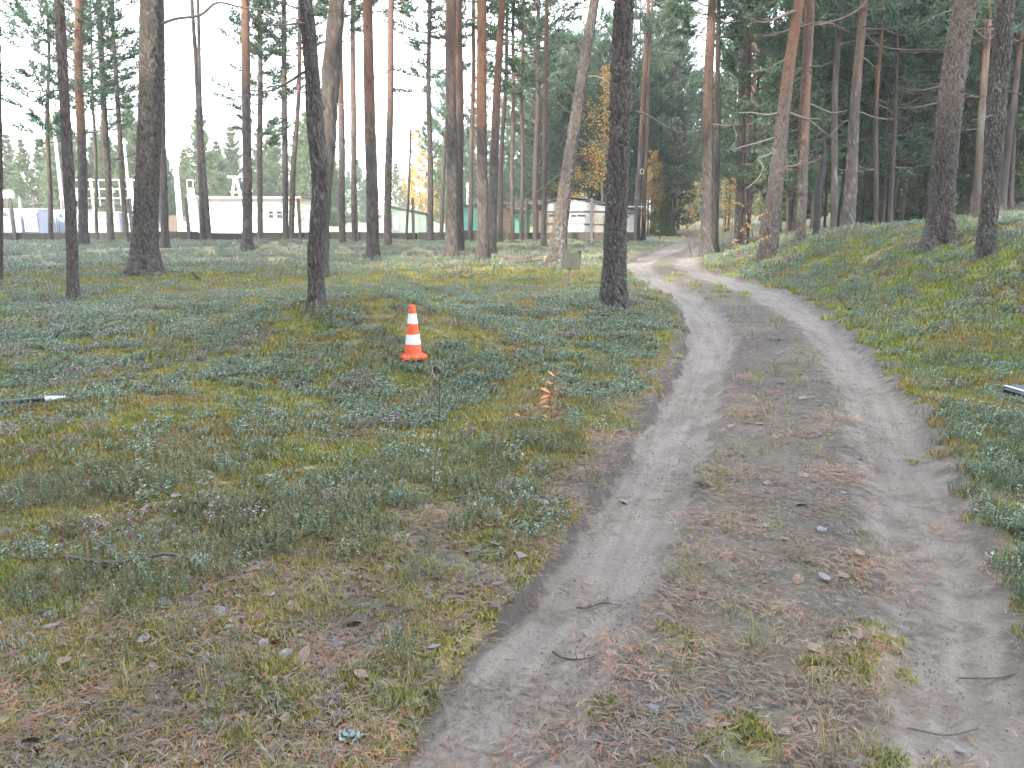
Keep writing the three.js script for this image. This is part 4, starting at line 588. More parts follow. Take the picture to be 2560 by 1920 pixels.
{
  const at = (px, D) => [(px - 1106) * D / 1809, -D];
  birch('birch_tree', 'glowing yellow birch beneath the sky gap, behind the pale green hut', 'birch tree', ...at(915, 66), G_B1, 1);
  birch('birch_tree', 'small orange-yellow birch beside the glowing one', 'birch tree', ...at(890, 70), G_B1, 0.7);
  birch('birch_tree', 'tall sparse yellow birch rising behind the leaning pine and garage', 'birch tree', ...at(1300, 51), G_B2, 1.05);
  birch('birch_tree', 'yellow birch low behind the left half of the garage', 'birch tree', ...at(1228, 53.5), G_B1, 0.7);
  birch('birch_tree', 'yellow-leaved birch at the right end of the garage', 'birch tree', ...at(1392, 51), G_B1, 0.66);
  birch('birch_tree', 'yellow birch low at the left, between huts and pinkish pine', 'birch tree', ...at(836, 60), G_B3, 1);
  birch('birch_tree', 'yellow-leaved birch in the wood where the track disappears', 'birch tree', ...at(1462, 70), G_B1, 0.75);
  for (const [px, D, s, l] of [[1500, 42, 1, 'sparse yellow thicket left of the orange bend pine'], [1562, 40, 1.05, 'sparse yellow thicket right of the orange bend pine'], [1580, 44, 1.1, 'sparse yellow thicket behind the pale double pine'], [2000, 46, 1.2, 'yellowing bush between the trunks left of the stout grey pine'], [1985, 52, 1.4, 'second yellowing bush deeper left of the stout grey pine'], [650, 50, 0.8, 'yellow bush at the right corner of the white building']]) birch('yellow_thicket', l, 'bush', ...at(px, D), G_B3, s);
}
function sapling(label, x, z, h, n, leaf, seed) {
  const R = rng(seed), t = thing('sapling', label, 'sapling', x, ground(x, z) - 0.02, z), stem = []; let q = V(0, 0, 0), d = V(-0.08, 1, 0);
  for (let i = 0; i <= 7; i++) { stem.push(q.toArray()); d.add(V((R() - 0.5) * 0.25, 0, (R() - 0.5) * 0.2)).normalize(); q = q.clone().addScaledVector(d, h / 7); }
  const T = new Tris(); T.tube(stem, stem.map((_, i) => 0.012 * h * (1 - 0.11 * i)), 6, () => [0.09, 0.075, 0.065]); const main = part('stem', T.geo(), M_TWIG, t);
  const tips = []; for (let b = 0; b < 9; b++) { const f = 0.3 + 0.7 * (b + R()) / 9, i = Math.min(6, Math.floor(f * 7)), p = V(...stem[i]).lerp(V(...stem[i + 1]), f * 7 - i), az = R() * 7, l = h * 0.3 * (0.5 + R()), e = p.clone().add(V(Math.cos(az) * l, l * (0.3 + 0.5 * R()), Math.sin(az) * l)); const U = new Tris(); U.tube([p.toArray(), p.clone().lerp(e, 0.5).add(V(0, l * 0.1, 0)).toArray(), e.toArray()], [0.005 * h, 0.004 * h, 0.002 * h], 4, () => [0.1, 0.08, 0.065]); part('twig', U.geo(), M_TWIG, t); tips.push([p, e]); }
  for (let k = 0; k < n; k++) { const [p, e] = tips[k % tips.length], w = p.clone().lerp(e, 0.35 + 0.7 * R()).add(V((R() - 0.5) * 0.08, (R() - 0.5) * 0.06, (R() - 0.5) * 0.08)), U = new Tris(); leafTri(U, V(0, 0, 0), V(R() - 0.5, -0.1 - 0.3 * R(), R() - 0.5).normalize(), leaf * (0.7 + 0.6 * R()), leaf * 0.36, YEL(R)); const m = part('leaf', U.geo(), M_LEAF, t); m.position.copy(w); }
  return t;
}
sapling('bare-stemmed sapling with a few yellow leaves beside the big leaning pine', 6.88, -23.1, 1.7, 70, 0.085, 51);
sapling('tiny sapling with a flat tier of yellow leaves right of the bend', 7.42, -27.2, 0.6, 22, 0.1, 52);
sapling('small yellow-leaved sapling at the foot of the orange bend pine', 7.0, -32.5, 1.4, 50, 0.085, 53);
{ // orange seedling by the track
  const x = 0.29, z = -6.1, t = thing('orange_seedling', 'little seedling with bright orange-red leaves near the track edge', 'seedling', x, ground(x, z) - 0.01, z), R = rng(71), T = new Tris(), P = [[0, 0, 0], [0.015, 0.1, 0], [-0.005, 0.2, 0.01], [0.02, 0.3, 0], [0.035, 0.37, 0]];
  T.tube(P, [0.0035, 0.003, 0.003, 0.0022, 0.0015], 5, () => [0.16, 0.09, 0.06]); part('stem', T.geo(), M_TWIG, t);
  const at = (h) => { let i = 0; while (i < 3 && h > P[i + 1][1]) i++; const f = (h - P[i][1]) / (P[i + 1][1] - P[i][1]); return V(lerp(P[i][0], P[i + 1][0], f), h, 0); };
  for (const [h, side, up, l] of [[0.37, -0.6, 0.45, 0.05], [0.37, 0.7, 0.8, 0.055], [0.315, -0.9, 0.3, 0.045], [0.31, 0.7, 0.7, 0.05], [0.3, 0.3, -0.6, 0.05], [0.245, -1, 0.5, 0.07], [0.23, -0.6, -0.2, 0.06], [0.24, 0.1, -0.3, 0.07], [0.23, 0.9, 0.5, 0.06], [0.22, 0.5, -0.5, 0.05], [0.2, -1, -0.5, 0.06], [0.135, -0.9, 0.1, 0.05], [0.13, 0.4, 0.1, 0.045], [0.12, 0.9, -0.1, 0.045], [0.08, 0.2, 0.1, 0.035], [0.04, 0.5, 0.2, 0.06], [0.035, -0.5, 0.3, 0.05], [0.05, 0.9, 0.4, 0.05]]) { const U = new Tris(), v = 0.8 + 0.4 * R(); leafTri(U, V(0, 0, 0), V(side, up, 0.5 * (R() - 0.3)).normalize(), l * 1.45, l * 0.42, mix3([0.9 * v, 0.27 * v, 0.1 * v], [0.7 * v, 0.16 * v, 0.09 * v], R() * (h < 0.1 ? 1 : 0.4))); part('leaf', U.geo(), M_LEAF, t).position.copy(at(h)); }
  for (const [dx, dz, l] of [[-0.24, 0.02, 'orange leaf spray standing low left of the seedling'], [0.27, 0.12, 'lone orange leaf low right of the seedling']]) { const s = thing('orange_sprig', l, 'seedling', x + dx, ground(x + dx, z + dz), z + dz); const S = new Tris(); S.tube([[0, 0, 0], [0.01, 0.03, 0], [0.02, 0.06, 0]], [0.002, 0.002, 0.001], 4, () => [0.16, 0.09, 0.06]); part('stem', S.geo(), M_TWIG, s); for (const k of dx < 0 ? [-1, 0.4, 1] : [0.6]) { const U = new Tris(); leafTri(U, V(0.02, 0.06, 0), V(k, 0.35, 0.2).normalize(), 0.06, 0.016, [0.8, 0.25, 0.08]); part('leaf', U.geo(), M_LEAF, s); } }
}
{ // dry flower stalk
  const x = -0.43, z = -4.27, t = thing('dry_stalk', 'tall dry brown flower stalk rising from the grass', 'dry plant', x, ground(x, z) - 0.01, z), R = rng(73), P = [[0, 0, 0], [0.012, 0.18, 0.01], [0.03, 0.36, -0.01], [0.045, 0.55, 0], [0.05, 0.72, 0.01]], T = new Tris();
  T.tube(P, [0.0045, 0.004, 0.0035, 0.003, 0.0015], 5, () => [0.11, 0.085, 0.06]); part('stem', T.geo(), M_TWIG, t);
  for (let b = 0; b < 9; b++) { const h = 0.5 + 0.02 * b, S = new Tris(), k = (R() - 0.5) * 0.14, e = [0.045 + k, Math.min(0.78, h + 0.12 + 0.1 * R()), (R() - 0.5) * 0.1]; S.tube([[0.042, h, 0], [(0.045 + e[0]) / 2 + k * 0.3, (h + e[1]) / 2, e[2] * 0.6], e], [0.002, 0.0017, 0.0012], 4, () => [0.13, 0.1, 0.075]); for (let q = 0; q < 7; q++) leafTri(S, V(e[0] + (R() - 0.5) * 0.03, e[1] - 0.05 * R(), e[2] + (R() - 0.5) * 0.03), V(R() - 0.5, R(), R() - 0.5).normalize(), 0.016, 0.005, mix3([0.2, 0.15, 0.11], [0.4, 0.35, 0.28], R())); part('flower_head', S.geo(), M_TWIG, t); }
}
// fallen sticks, twigs, snags
function stick(label, pts, r0, r1, o = {}) {
  const R = rng(o.seed ?? 5), P = new THREE.CatmullRomCurve3(pts.map(([x, z, h]) => V(x, ground(x, z) + (h ?? 0.012), z))).getPoints(26), T = new Tris(), c = o.c ?? [0.12, 0.1, 0.092], b = P[0].clone();
  const t = thing('fallen_stick', label, 'stick', b.x, b.y, b.z); T.tube(P.map((p) => [p.x - b.x + (R() - 0.5) * r0 * 0.4, p.y - b.y, p.z - b.z]), P.map((_, i) => lerp(r0, r1, i / 26) * (0.85 + 0.3 * R())), 7, () => { const v = 0.8 + 0.4 * R(); return [c[0] * v, c[1] * v, c[2] * v]; }); part('shaft', T.geo(), M_TWIG, t);
  for (let k = 0; k < (o.twigs ?? 0); k++) { const i = 4 + Math.floor(R() * 20), p = P[i], S = new Tris(), a = R() * 7, l = (o.tl ?? 0.12) * (0.5 + R()); S.tube([[p.x - b.x, p.y - b.y, p.z - b.z], [p.x - b.x + Math.cos(a) * l * 0.5, p.y - b.y + 0.02 + l * 0.15, p.z - b.z + Math.sin(a) * l * 0.5], [p.x - b.x + Math.cos(a) * l, p.y - b.y + l * 0.2, p.z - b.z + Math.sin(a) * l]], [r1 * 0.7, r1 * 0.5, r1 * 0.3], 5, () => c); part('twig', S.geo(), M_TWIG, t); }
  if (o.lichen) { const S = new Tris(), e = P[P.length - 1]; for (let k = 0; k < 46; k++) leafTri(S, V(e.x - b.x + (R() - 0.5) * 0.07, e.y - b.y + R() * 0.02, e.z - b.z + (R() - 0.5) * 0.05), V(R() - 0.5, 0.6 * R(), R() - 0.5).normalize(), 0.022, 0.008, [0.27, 0.33, 0.3]); part('lichen', S.geo(), M_TWIG, t); }
  return t;
}
stick('long dark stick with lichen end lying across the foreground litter', [[-2.13, -3.67, 0.045], [-1.85, -3.6, 0.05], [-1.6, -3.58, 0.06], [-1.4, -3.47, 0.05]], 0.011, 0.007, { lichen: 1, twigs: 2, seed: 81 });
stick('thin forked twig lying on the sand of the left rut', [[0.28, -3.32], [0.33, -3.33], [0.4, -3.36], [0.48, -3.33]], 0.005, 0.002, { twigs: 3, tl: 0.05, seed: 82, c: [0.08, 0.065, 0.055] });
stick('short crooked twig in the left rut near the bottom', [[0.16, -2.95], [0.2, -2.9], [0.26, -2.89], [0.32, -2.93]], 0.005, 0.002, { twigs: 2, tl: 0.04, seed: 83, c: [0.09, 0.075, 0.06] });
stick('pale twig with side shoots at the bottom picture edge', [[-0.8, -2.28], [-0.68, -2.17], [-0.6, -2.2], [-0.5, -2.28]], 0.006, 0.003, { twigs: 5, tl: 0.1, seed: 84, c: [0.24, 0.21, 0.16], lichen: 1 });
stick('thin dark stick lying on the heath left of the fissured pine', [[-1.4, -15.9, 0.05], [-1.0, -15.2, 0.06], [-0.58, -14.5, 0.05]], 0.016, 0.01, { twigs: 3, seed: 85, c: [0.08, 0.065, 0.055] });
stick('fallen bough with pale lichen end among grass by the dry stalk', [[-0.32, -4.2, 0.03], [-0.2, -4.15, 0.05], [-0.12, -4.12, 0.03]], 0.008, 0.004, { twigs: 6, tl: 0.12, seed: 86, lichen: 1, c: [0.16, 0.15, 0.13] });
stick('small grey stick on the yellow moss between cone and left pole', [[-1.3, -5.8, 0.03], [-1.15, -5.75, 0.04], [-1.0, -5.8, 0.03]], 0.008, 0.005, { seed: 87 });
stick('thin twig bow lying left behind the dark-tipped pole', [[-2.9, -7.7, 0.04], [-2.5, -7.75, 0.06], [-2.1, -7.9, 0.05]], 0.01, 0.006, { twigs: 4, seed: 88, c: [0.09, 0.075, 0.065] });
stick('thin stick lying across the right rut', [[1.65, -2.75], [1.8, -2.74], [1.95, -2.78]], 0.004, 0.003, { seed: 89, c: [0.14, 0.11, 0.09] });
stick('curved root-like stick in the right rut nearer the bottom edge', [[1.3, -2.42], [1.42, -2.4], [1.55, -2.45]], 0.004, 0.003, { seed: 90, c: [0.12, 0.1, 0.08] });
stick('short grey stick in the litter below the seedling', [[-0.05, -4.5, 0.02], [0.03, -4.53, 0.03], [0.11, -4.6, 0.02]], 0.007, 0.005, { seed: 91, c: [0.11, 0.1, 0.09] });
stick('grey dead bough lying between the leaning pine and the reddish trunk', [[1.0, -27, 0.06], [0.4, -26.9, 0.08], [-0.3, -27.1, 0.06]], 0.05, 0.025, { twigs: 6, tl: 0.6, seed: 92 });
stick('long fallen trunk lying on the rise among the right-hand trees', [[12.2, -29, 0.1], [14, -28.6, 0.15], [15.8, -28.4, 0.2]], 0.06, 0.035, { twigs: 2, tl: 0.4, seed: 93 });
stick('dark roots arching in front of the fissured pine foot', [[1.2, -12.8, 0.0], [1.4, -12.65, 0.07], [1.6, -12.62, 0.06], [1.85, -12.75, 0.0]], 0.022, 0.012, { twigs: 3, tl: 0.3, seed: 94, c: [0.09, 0.07, 0.06] });
{ // snag and brushwood heap
  const x = -7.4, z = -19.6, t = thing('broken_stump', 'short leaning broken branch stump in the heath before the stout pine', 'stump', x, ground(x, z), z), T = new Tris(); T.tube([[0.06, -0.1, 0], [0, 0.08, 0], [-0.1, 0.2, 0], [-0.15, 0.27, 0.02]], [0.045, 0.04, 0.03, 0.018], 8, () => [0.065, 0.05, 0.045]); part('wood', T.geo(), M_TWIG, t); const S = new Tris(); S.tube([[-0.03, 0.12, 0], [0.05, 0.18, 0.03]], [0.015, 0.006], 5, () => [0.09, 0.07, 0.06]); part('snapped_side_branch', S.geo(), M_TWIG, t);
  const b = thing('brushwood_heap', 'heap of dry grey brushwood on the yellow moss in the middle distance', 'brushwood', -1.33, ground(-1.33, -20.5), -20.5), R = rng(95); for (let k = 0; k < 26; k++) { const m = part('twig', BRANCH[k % 7], M_TWIG, b); m.position.set((R() - 0.5) * 1.1, 0.02 + 0.14 * R(), (R() - 0.5) * 0.5); m.rotation.set(R() * 6, R() * 6.28, (R() - 0.5) * 0.5); m.scale.setScalar(0.35 + 0.4 * R()); }
  const b2 = thing('brushwood_heap', 'dark brushwood heap left of the leaning pine foot', 'brushwood', 0.1, ground(0.1, -28.5), -28.5); for (let k = 0; k < 22; k++) { const m = part('twig', BRANCH[k % 7], M_TWIG, b2); m.position.set((R() - 0.5) * 2.4, 0.02 + 0.16 * R(), (R() - 0.5) * 0.6); m.rotation.set(R() * 6, R() * 6.28, (R() - 0.5) * 0.4); m.scale.setScalar(0.5 + 0.5 * R()); }
}

// ---------------------------------------------------------------- ground cover
const quat = new THREE.Quaternion(), eul = new THREE.Euler(), mtx = new THREE.Matrix4(), tint = new THREE.Color();
function cover_layer(name, label, category, geos, material, bands, density, place) {
  // bands: [d0, d1, per square metre, size]; density(z, x, d) 0..1; geos are variants
  geos.forEach((geo, gi) => {
    const R = rng(3000 + gi * 77 + name.length * 131), M = [], C = [];
    for (const [d0, d1, per, size] of bands) {
      const n = Math.round(per / geos.length * (d1 - d0) * (0.75 * (d0 + d1) + 2.4));
      for (let i = 0; i < n; i++) {
        const d = lerp(d0, d1, R()), x = (R() * 2 - 1) * (0.72 * d + 0.6), q = density(cover(x, d), x, d, R); if (R() > q) continue;
        const o = place(R, x, d, size); eul.set(o.tx ?? 0, R() * 6.283, o.tz ?? 0); quat.setFromEuler(eul);
        M.push(mtx.compose(V(x, ground(x, -d) + (o.y ?? 0), -d), quat, V(o.s, o.s * (o.sy ?? 1), o.s)).clone()); C.push(o.c);
      }
    }
    const im = new THREE.InstancedMesh(geo, material, M.length); M.forEach((m, i) => { im.setMatrixAt(i, m); im.setColorAt(i, tint.setRGB(...C[i])); });
    im.name = numbered(name); im.userData = { kind: 'stuff', label, category }; im.castShadow = im.receiveShadow = true; scene.add(im);
  });
}
const M_COVER = vmat(0.85), M_GREENLEAF = vmat(0.36);
function mossGeo(seed) { const R = rng(seed), T = new Tris(); for (let k = 0; k < 42; k++) { const a = R() * 7, r = 0.05 * Math.sqrt(R()), x = Math.cos(a) * r, z = Math.sin(a) * r, h = 0.01 + 0.016 * R() * (1 - r * 8), w = 0.0035 + 0.003 * R(), b = R() * 7, v = 0.75 + 0.5 * R(), lean = (R() - 0.5) * 0.024; T.tri([x - Math.cos(b) * w, -0.006, z - Math.sin(b) * w], [x + Math.cos(b) * w, -0.006, z + Math.sin(b) * w], [x + lean, h, z + (R() - 0.5) * 0.024], [v, v, v * 0.95]); } return T.geo(); }
function lingonGeo(seed, big) {
  const R = rng(seed), T = new Tris(); for (let s = 0; s < 9; s++) {
    const a = R() * 7, r = 0.11 * Math.sqrt(R()), h = 0.035 + 0.045 * R(), bx0 = Math.cos(a) * r, bz0 = Math.sin(a) * r, ex = bx0 + (R() - 0.5) * 0.05, ez = bz0 + (R() - 0.5) * 0.05;
    T.tube([[bx0, -0.01, bz0], [ex, h, ez]], [0.0013, 0.001], 3, () => [0.9, 0.5, 0.4]);
    const n = big ? 9 : 13; for (let k = 0; k < n; k++) { const f = 0.3 + 0.75 * (k + R()) / n, az = k * 2.4 + R(), l = (big ? 0.026 : 0.0145) * (0.7 + 0.5 * R()), v = 0.7 + 0.6 * R(), pale = R() < 0.12 ? 1.5 : 1; leafTri(T, V(lerp(bx0, ex, f), h * f, lerp(bz0, ez, f)), V(Math.cos(az), 0.1 + 0.5 * R(), Math.sin(az)).normalize(), l, l * 0.36, [v * pale, v * pale, v * pale]); }
  } return T.geo();
}
function bladeGeo(seed, n, rad, h, w, curl, tip) { const R = rng(seed), T = new Tris(); for (let k = 0; k < n; k++) { const a = R() * 7, r = rad * Math.sqrt(R()), x = Math.cos(a) * r, z = Math.sin(a) * r, hh = h * (0.5 + 0.7 * R()), b = a + (R() - 0.5) * 2, c = curl * (0.4 + R()) * hh, v = 0.7 + 0.6 * R(), col = R() < 0.25 ? [v * 1.6, v * 1.25, v * 0.9] : [v, v, v], ox = -Math.sin(b) * w, oz = Math.cos(b) * w, m = [x + Math.cos(b) * c * 0.35, hh * 0.6, z + Math.sin(b) * c * 0.35], e = [x + Math.cos(b) * c, hh * (1 - 0.25 * curl), z + Math.sin(b) * c]; T.quad([x - ox, -0.01, z - oz], [x + ox, -0.01, z + oz], [m[0] + ox * 0.8, m[1], m[2] + oz * 0.8], [m[0] - ox * 0.8, m[1], m[2] - oz * 0.8], col); T.tri([m[0] - ox * 0.8, m[1], m[2] - oz * 0.8], [m[0] + ox * 0.8, m[1], m[2] + oz * 0.8], e, col); if (tip && R() < tip) { const s = 0.0028, q = [3.2, 2.8, 2.6]; T.tri([e[0] - s, e[1], e[2]], [e[0] + s, e[1], e[2]], [e[0], e[1] + 2.4 * s, e[2]], q); T.tri([e[0], e[1], e[2] - s], [e[0], e[1], e[2] + s], [e[0], e[1] + 2.4 * s, e[2]], q); } } return T.geo(); }
function heatherGeo(seed) { const R = rng(seed), T = new Tris(); for (let s = 0; s < 16; s++) { const a = R() * 7, r = 0.07 * Math.sqrt(R()), h = 0.06 + 0.08 * R(), p = V(Math.cos(a) * r, -0.01, Math.sin(a) * r), e = p.clone().add(V((R() - 0.5) * 0.06, h, (R() - 0.5) * 0.06)); T.tube([p.toArray(), e.toArray()], [0.0014, 0.0008], 3, () => [1.1, 0.8, 0.7]); for (let k = 0; k < 15; k++) { const f = 0.2 + 0.8 * (k + R()) / 15, v = 0.65 + 0.6 * R(), q = p.clone().lerp(e, f), dead = R() < 0.1; leafTri(T, q, V(R() - 0.5, 0.55 * R() + 0.15, R() - 0.5).normalize(), dead ? 0.008 : 0.014, dead ? 0.003 : 0.0022, dead ? [2.8, 2.3, 2.3] : [v, v, v]); } } return T.geo(); }
function needleGeo(seed, n, rad) { const R = rng(seed), T = new Tris(); for (let k = 0; k < n; k++) { const a = R() * 7, r = rad * Math.sqrt(R()), x = Math.cos(a) * r, z = Math.sin(a) * r, y = 0.002 + 0.01 * R(), v = 0.65 + 0.75 * R(), t = R(), col = t < 0.33 ? [0.27 * v, 0.145 * v, 0.085 * v] : t < 0.75 ? [0.25 * v, 0.195 * v, 0.135 * v] : [0.19 * v, 0.17 * v, 0.145 * v], b = R() * 7; for (let p = 0; p < 2; p++) { const c = b + (p ? 0.22 : 0), l = 0.034 + 0.022 * R(), w = 0.0009, ox = -Math.sin(c) * w, oz = Math.cos(c) * w, mx = x + Math.cos(c + 0.1) * l * 0.5, mz = z + Math.sin(c + 0.1) * l * 0.5, ex = x + Math.cos(c) * l, ez = z + Math.sin(c) * l, lift = (R() - 0.3) * 0.012; T.quad([x - ox, y, z - oz], [x + ox, y, z + oz], [mx + ox, y + lift * 0.6 + 0.002, mz + oz], [mx - ox, y + lift * 0.6 + 0.002, mz - oz], col); T.quad([mx - ox, y + lift * 0.6 + 0.002, mz - oz], [mx + ox, y + lift * 0.6 + 0.002, mz + oz], [ex + ox * 0.6, y + lift, ez + oz * 0.6], [ex - ox * 0.6, y + lift, ez - oz * 0.6], col); } } return T.geo(); }
function flakeGeo(seed) { const R = rng(seed), T = new Tris(), n = 7, P = []; for (let k = 0; k < n; k++) { const a = k / n * 6.283, r = (0.014 + 0.012 * R()); P.push([Math.cos(a) * r * 1.5, 0.004 + (R() - 0.4) * 0.012, Math.sin(a) * r]); } for (let k = 0; k < n; k++) { const v = 0.85 + 0.3 * R(); T.tri([0, 0.007, 0], P[(k + 1) % n], P[k], [v, v, v]); } return T.geo(); }
function twigBit(seed) { const R = rng(seed), T = new Tris(); T.tube([[-0.03, 0.003, 0], [0, 0.006 + 0.004 * R(), (R() - 0.5) * 0.01], [0.035, 0.003, (R() - 0.5) * 0.02]], [0.0016, 0.002, 0.001], 4, () => [1, 1, 1]); return T.geo(); }
function lichenGeo(seed) { const R = rng(seed), T = new Tris(); for (let k = 0; k < 60; k++) { const a = R() * 7, r = 0.05 * Math.sqrt(R()), h = 0.012 + 0.025 * R() * (1 - r * 12), p = V(Math.cos(a) * r, 0, Math.sin(a) * r); const v = 0.8 + 0.35 * R(); leafTri(T, p, V((R() - 0.5) * 0.9, 1, (R() - 0.5) * 0.9).normalize(), h, 0.0035, [v, v, v]); } return T.geo(); }

const far = (d, a, b) => 1 - sst(a, b, d);
cover_layer('moss', 'yellow-green feather moss carpeting the forest floor', 'moss', [mossGeo(1), mossGeo(2)], M_COVER, [[1.9, 5, 850, 0.85], [5, 10, 480, 1.2], [10, 26, 70, 2.4]], (z, x, d) => z.moss * (1 - z.sand), (R, x, d, s) => { const k = clamp(0.45 + 0.8 * n2(x * 0.6 - 20, d * 0.6) + 0.4 * (R() - 0.5)), g = clamp(0.5 + n2(x * 2.2, d * 2.2)); return { s: s * (0.8 + 0.6 * R()), sy: 0.9 + 0.4 * R(), c: mix3(mix3(x > 4 ? [0.29, 0.31, 0.06] : [0.33, 0.3, 0.07], x > 4 ? [0.2, 0.26, 0.06] : [0.23, 0.25, 0.065], g), [0.31, 0.225, 0.1], k * (d < 4.4 ? 0.3 : 0.8)), tx: (R() - 0.5) * 0.3, tz: (R() - 0.5) * 0.3 }; });
cover_layer('lingonberry_shrubs', 'low lingonberry shrubs with small blue-green leaves', 'shrubs', [lingonGeo(11), lingonGeo(12), lingonGeo(13)], M_GREENLEAF, [[3.5, 10, 165, 0.95], [10, 20, 90, 1.25], [20, 46, 18, 2.0]], (z, x, d, R) => Math.max(z.lingon, 0.14 * z.moss) * (1 - z.sand) * (1 - z.mid), (R, x, d, s) => { const k = R(), g = clamp(0.5 + 0.8 * n2(x * 0.8 + 30, d * 0.8)), dry = n2(x * 0.7 - 60, d * 0.7) > 0.4 && R() < 0.5; return { s: s * (0.8 + 0.5 * R()), c: dry ? [0.21, 0.175, 0.155] : mix3([0.14, 0.205, 0.145], [0.16, 0.2, 0.105], clamp(k * 0.6 + g * 0.4)), tx: (R() - 0.5) * 0.3, tz: (R() - 0.5) * 0.3 }; });
cover_layer('heather', 'wiry grey-green heather with withered flowers', 'heather', [heatherGeo(21), heatherGeo(22)], M_COVER, [[2.2, 8.5, 190, 1], [8.5, 13, 40, 1.4]], (z) => Math.max(z.heath * 0.75, 0.018 * z.moss, 0.05 * z.lingon) * (1 - z.sand) * (1 - z.mid), (R, x, d, s) => ({ s: s * (0.65 + 0.5 * R()), c: x > 1.8 ? mix3([0.12, 0.19, 0.115], [0.13, 0.2, 0.13], R()) : mix3([0.18, 0.195, 0.105], [0.15, 0.2, 0.125], R()), tx: (R() - 0.5) * 0.4, tz: (R() - 0.5) * 0.4 }));
cover_layer('grass', 'thin pale grass tufts', 'grass', [bladeGeo(31, 16, 0.035, 0.1, 0.0013, 0.9, 0), bladeGeo(32, 20, 0.05, 0.13, 0.0014, 0.7, 0.12)], M_COVER, [[1.9, 6, 120, 0.8], [6, 9, 50, 1], [9, 20, 10, 1.5]], (z, x, d, R) => clamp(Math.max(z.heath * 0.9, 0.42 * z.litter * sst(-0.25, 0.4, n2(x * 1.3, d * 1.3)), 0.34 * z.mid * sst(0, 0.5, n2(x * 1.6 + 5, d * 1.6)) * (1 - z.sand), 0.12 * z.moss) * (1 - 0.9 * z.sand)), (R, x, d, s) => ({ s: s * (0.55 + 0.6 * R()), c: mix3([0.19, 0.21, 0.08], [0.3, 0.26, 0.14], R() * R() * 0.8), tx: (R() - 0.5) * 0.5, tz: (R() - 0.5) * 0.5 }));
cover_layer('needle_litter', 'fallen orange-brown pine needles scattered over soil and sand', 'litter', [needleGeo(41, 24, 0.1), needleGeo(42, 20, 0.1), needleGeo(43, 9, 0.14)], M_COVER, [[1.8, 5, 520, 1], [5, 9, 200, 1.1], [9, 13, 50, 1.5]], (z, x, d, R) => clamp((1 - 0.8 * z.sand) * (z.mid ? 0.6 : 0.75) * z.litter * (0.55 + 0.6 * sst(-0.3, 0.5, n2(x * 2.4 + 3, d * 2.4))) + 0.16 * z.moss * far(d, 6, 9) + 0.035 * z.sand + 0.1 * z.soil), (R, x, d, s) => { const v = 0.7 + 0.5 * R(), g = clamp(0.5 + 0.9 * n2(x * 1.5 - 8, d * 1.5)); return { s: s * (0.8 + 0.4 * R()), c: mix3([v * 0.75, v * 0.8, v * 0.85], [v * 1.15, v * 1.0, v * 0.95], g), y: 0.003, tx: (R() - 0.5) * 0.1, tz: (R() - 0.5) * 0.1 }; });
cover_layer('leaf_litter', 'curled dead leaves and grey bark flakes strewn about', 'litter', [flakeGeo(51), flakeGeo(52), flakeGeo(53)], M_COVER, [[1.9, 5, 40, 1.1], [5, 12, 9, 1.2]], (z, x, d, R) => (0.6 * z.litter + 0.3 * z.moss) * (1 - z.sand) + 0.01 * z.sand, (R, x, d, s) => { const t = R(); return { s: s * (0.4 + 0.8 * R() * R() + 0.3), c: t < 0.4 ? [0.2, 0.185, 0.19] : t < 0.75 ? [0.22, 0.15, 0.12] : t < 0.93 ? [0.23, 0.165, 0.11] : [0.22, 0.26, 0.25], y: 0.008, tx: (R() - 0.5) * 0.7, tz: (R() - 0.5) * 0.7 }; });
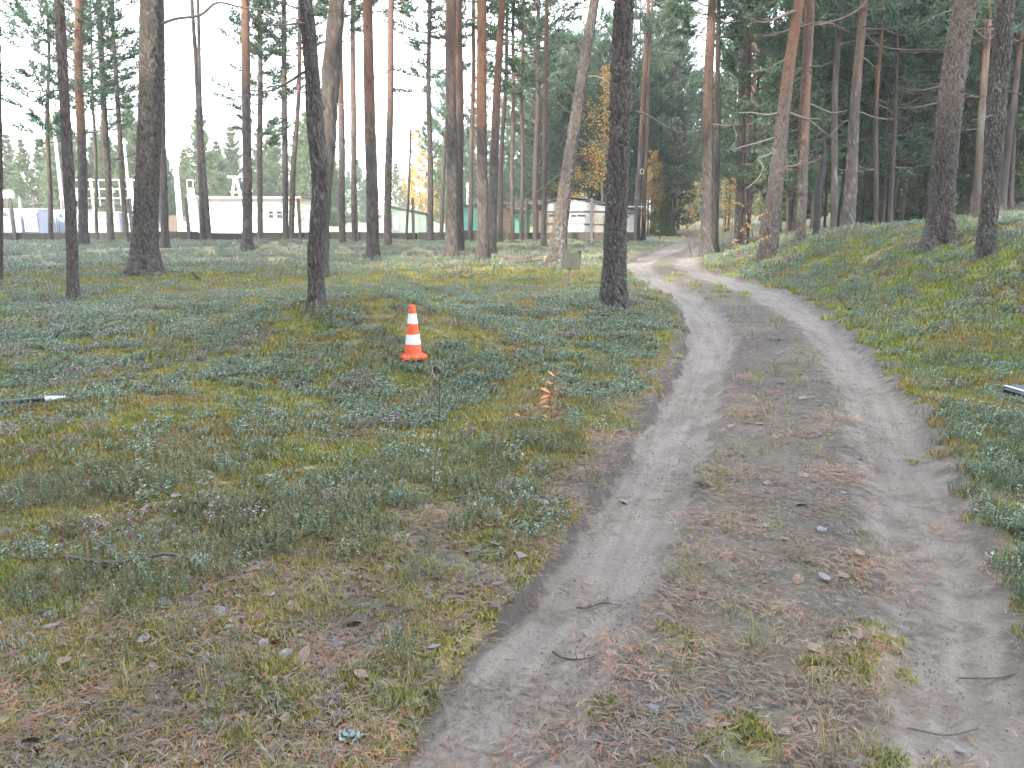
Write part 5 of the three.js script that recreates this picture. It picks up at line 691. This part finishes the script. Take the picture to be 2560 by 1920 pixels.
cover_layer('twig_litter', 'short dark twig pieces and bark crumbs on the ground', 'litter', [twigBit(61), twigBit(62)], M_COVER, [[1.8, 7, 60, 1], [7, 14, 14, 1.4]], (z) => 0.5 * z.litter + 0.1 * z.sand + 0.3 * z.soil + 0.15 * z.moss, (R, x, d, s) => { const v = 0.6 + 0.8 * R(); return { s: s * (0.3 + 1.1 * R() * R()), c: [0.12 * v, 0.095 * v, 0.08 * v], y: 0.002, tz: (R() - 0.5) * 0.2 }; });
function crumbGeo(seed) { const R = rng(seed), T = new Tris(); for (let k = 0; k < 14; k++) { const a = R() * 7, r = 0.11 * Math.sqrt(R()), x = Math.cos(a) * r, z = Math.sin(a) * r, s = 0.002 + 0.0065 * R() * R() * R(), v = 0.7 + 0.6 * R(), c = [v, v, v], P = [0, 1, 2, 3].map((i) => [x + Math.cos(i * 1.57 + a) * s * (0.7 + 0.7 * R()), s * 0.25 * R(), z + Math.sin(i * 1.57 + a) * s * (0.7 + 0.7 * R())]), t = [x, s * (0.8 + 0.5 * R()), z]; for (let i = 0; i < 4; i++) T.tri(t, P[(i + 1) % 4], P[i], c); } return T.geo(); }
cover_layer('soil_crumbs', 'dark crumbs of soil and bark on the track', 'soil', [crumbGeo(81), crumbGeo(82), crumbGeo(83)], M_COVER, [[1.8, 5, 170, 1], [5, 11, 85, 1.35], [11, 18, 18, 2]], (z) => clamp(0.14 * z.sand + 1.0 * z.soil + 0.6 * z.mid * (1 - z.sand)), (R, x, d, s) => { const v = 0.6 + 0.6 * R(); return { s: s * (0.6 + 0.8 * R()), c: mix3([0.1 * v, 0.08 * v, 0.068 * v], [0.18 * v, 0.145 * v, 0.115 * v], R()), y: 0.001 }; });
cover_layer('reindeer_lichen', 'pale grey-green cushions of reindeer lichen', 'lichen', [lichenGeo(71)], M_COVER, [[2, 6.5, 90, 1]], (z, x, d) => clamp(0.9 * blob(x, d, -1.9, 2.75, 0.3, 0.16) + 0.5 * sst(0.55, 0.75, n2(x * 1.1 + 50, d * 1.4)) * z.litter * (x < 0 ? 1 : 0)), (R, x, d, s) => ({ s: s * (0.6 + 0.6 * R()), c: [0.3, 0.33, 0.26], tx: (R() - 0.5) * 0.3 }));

renderer.render(scene, camera);
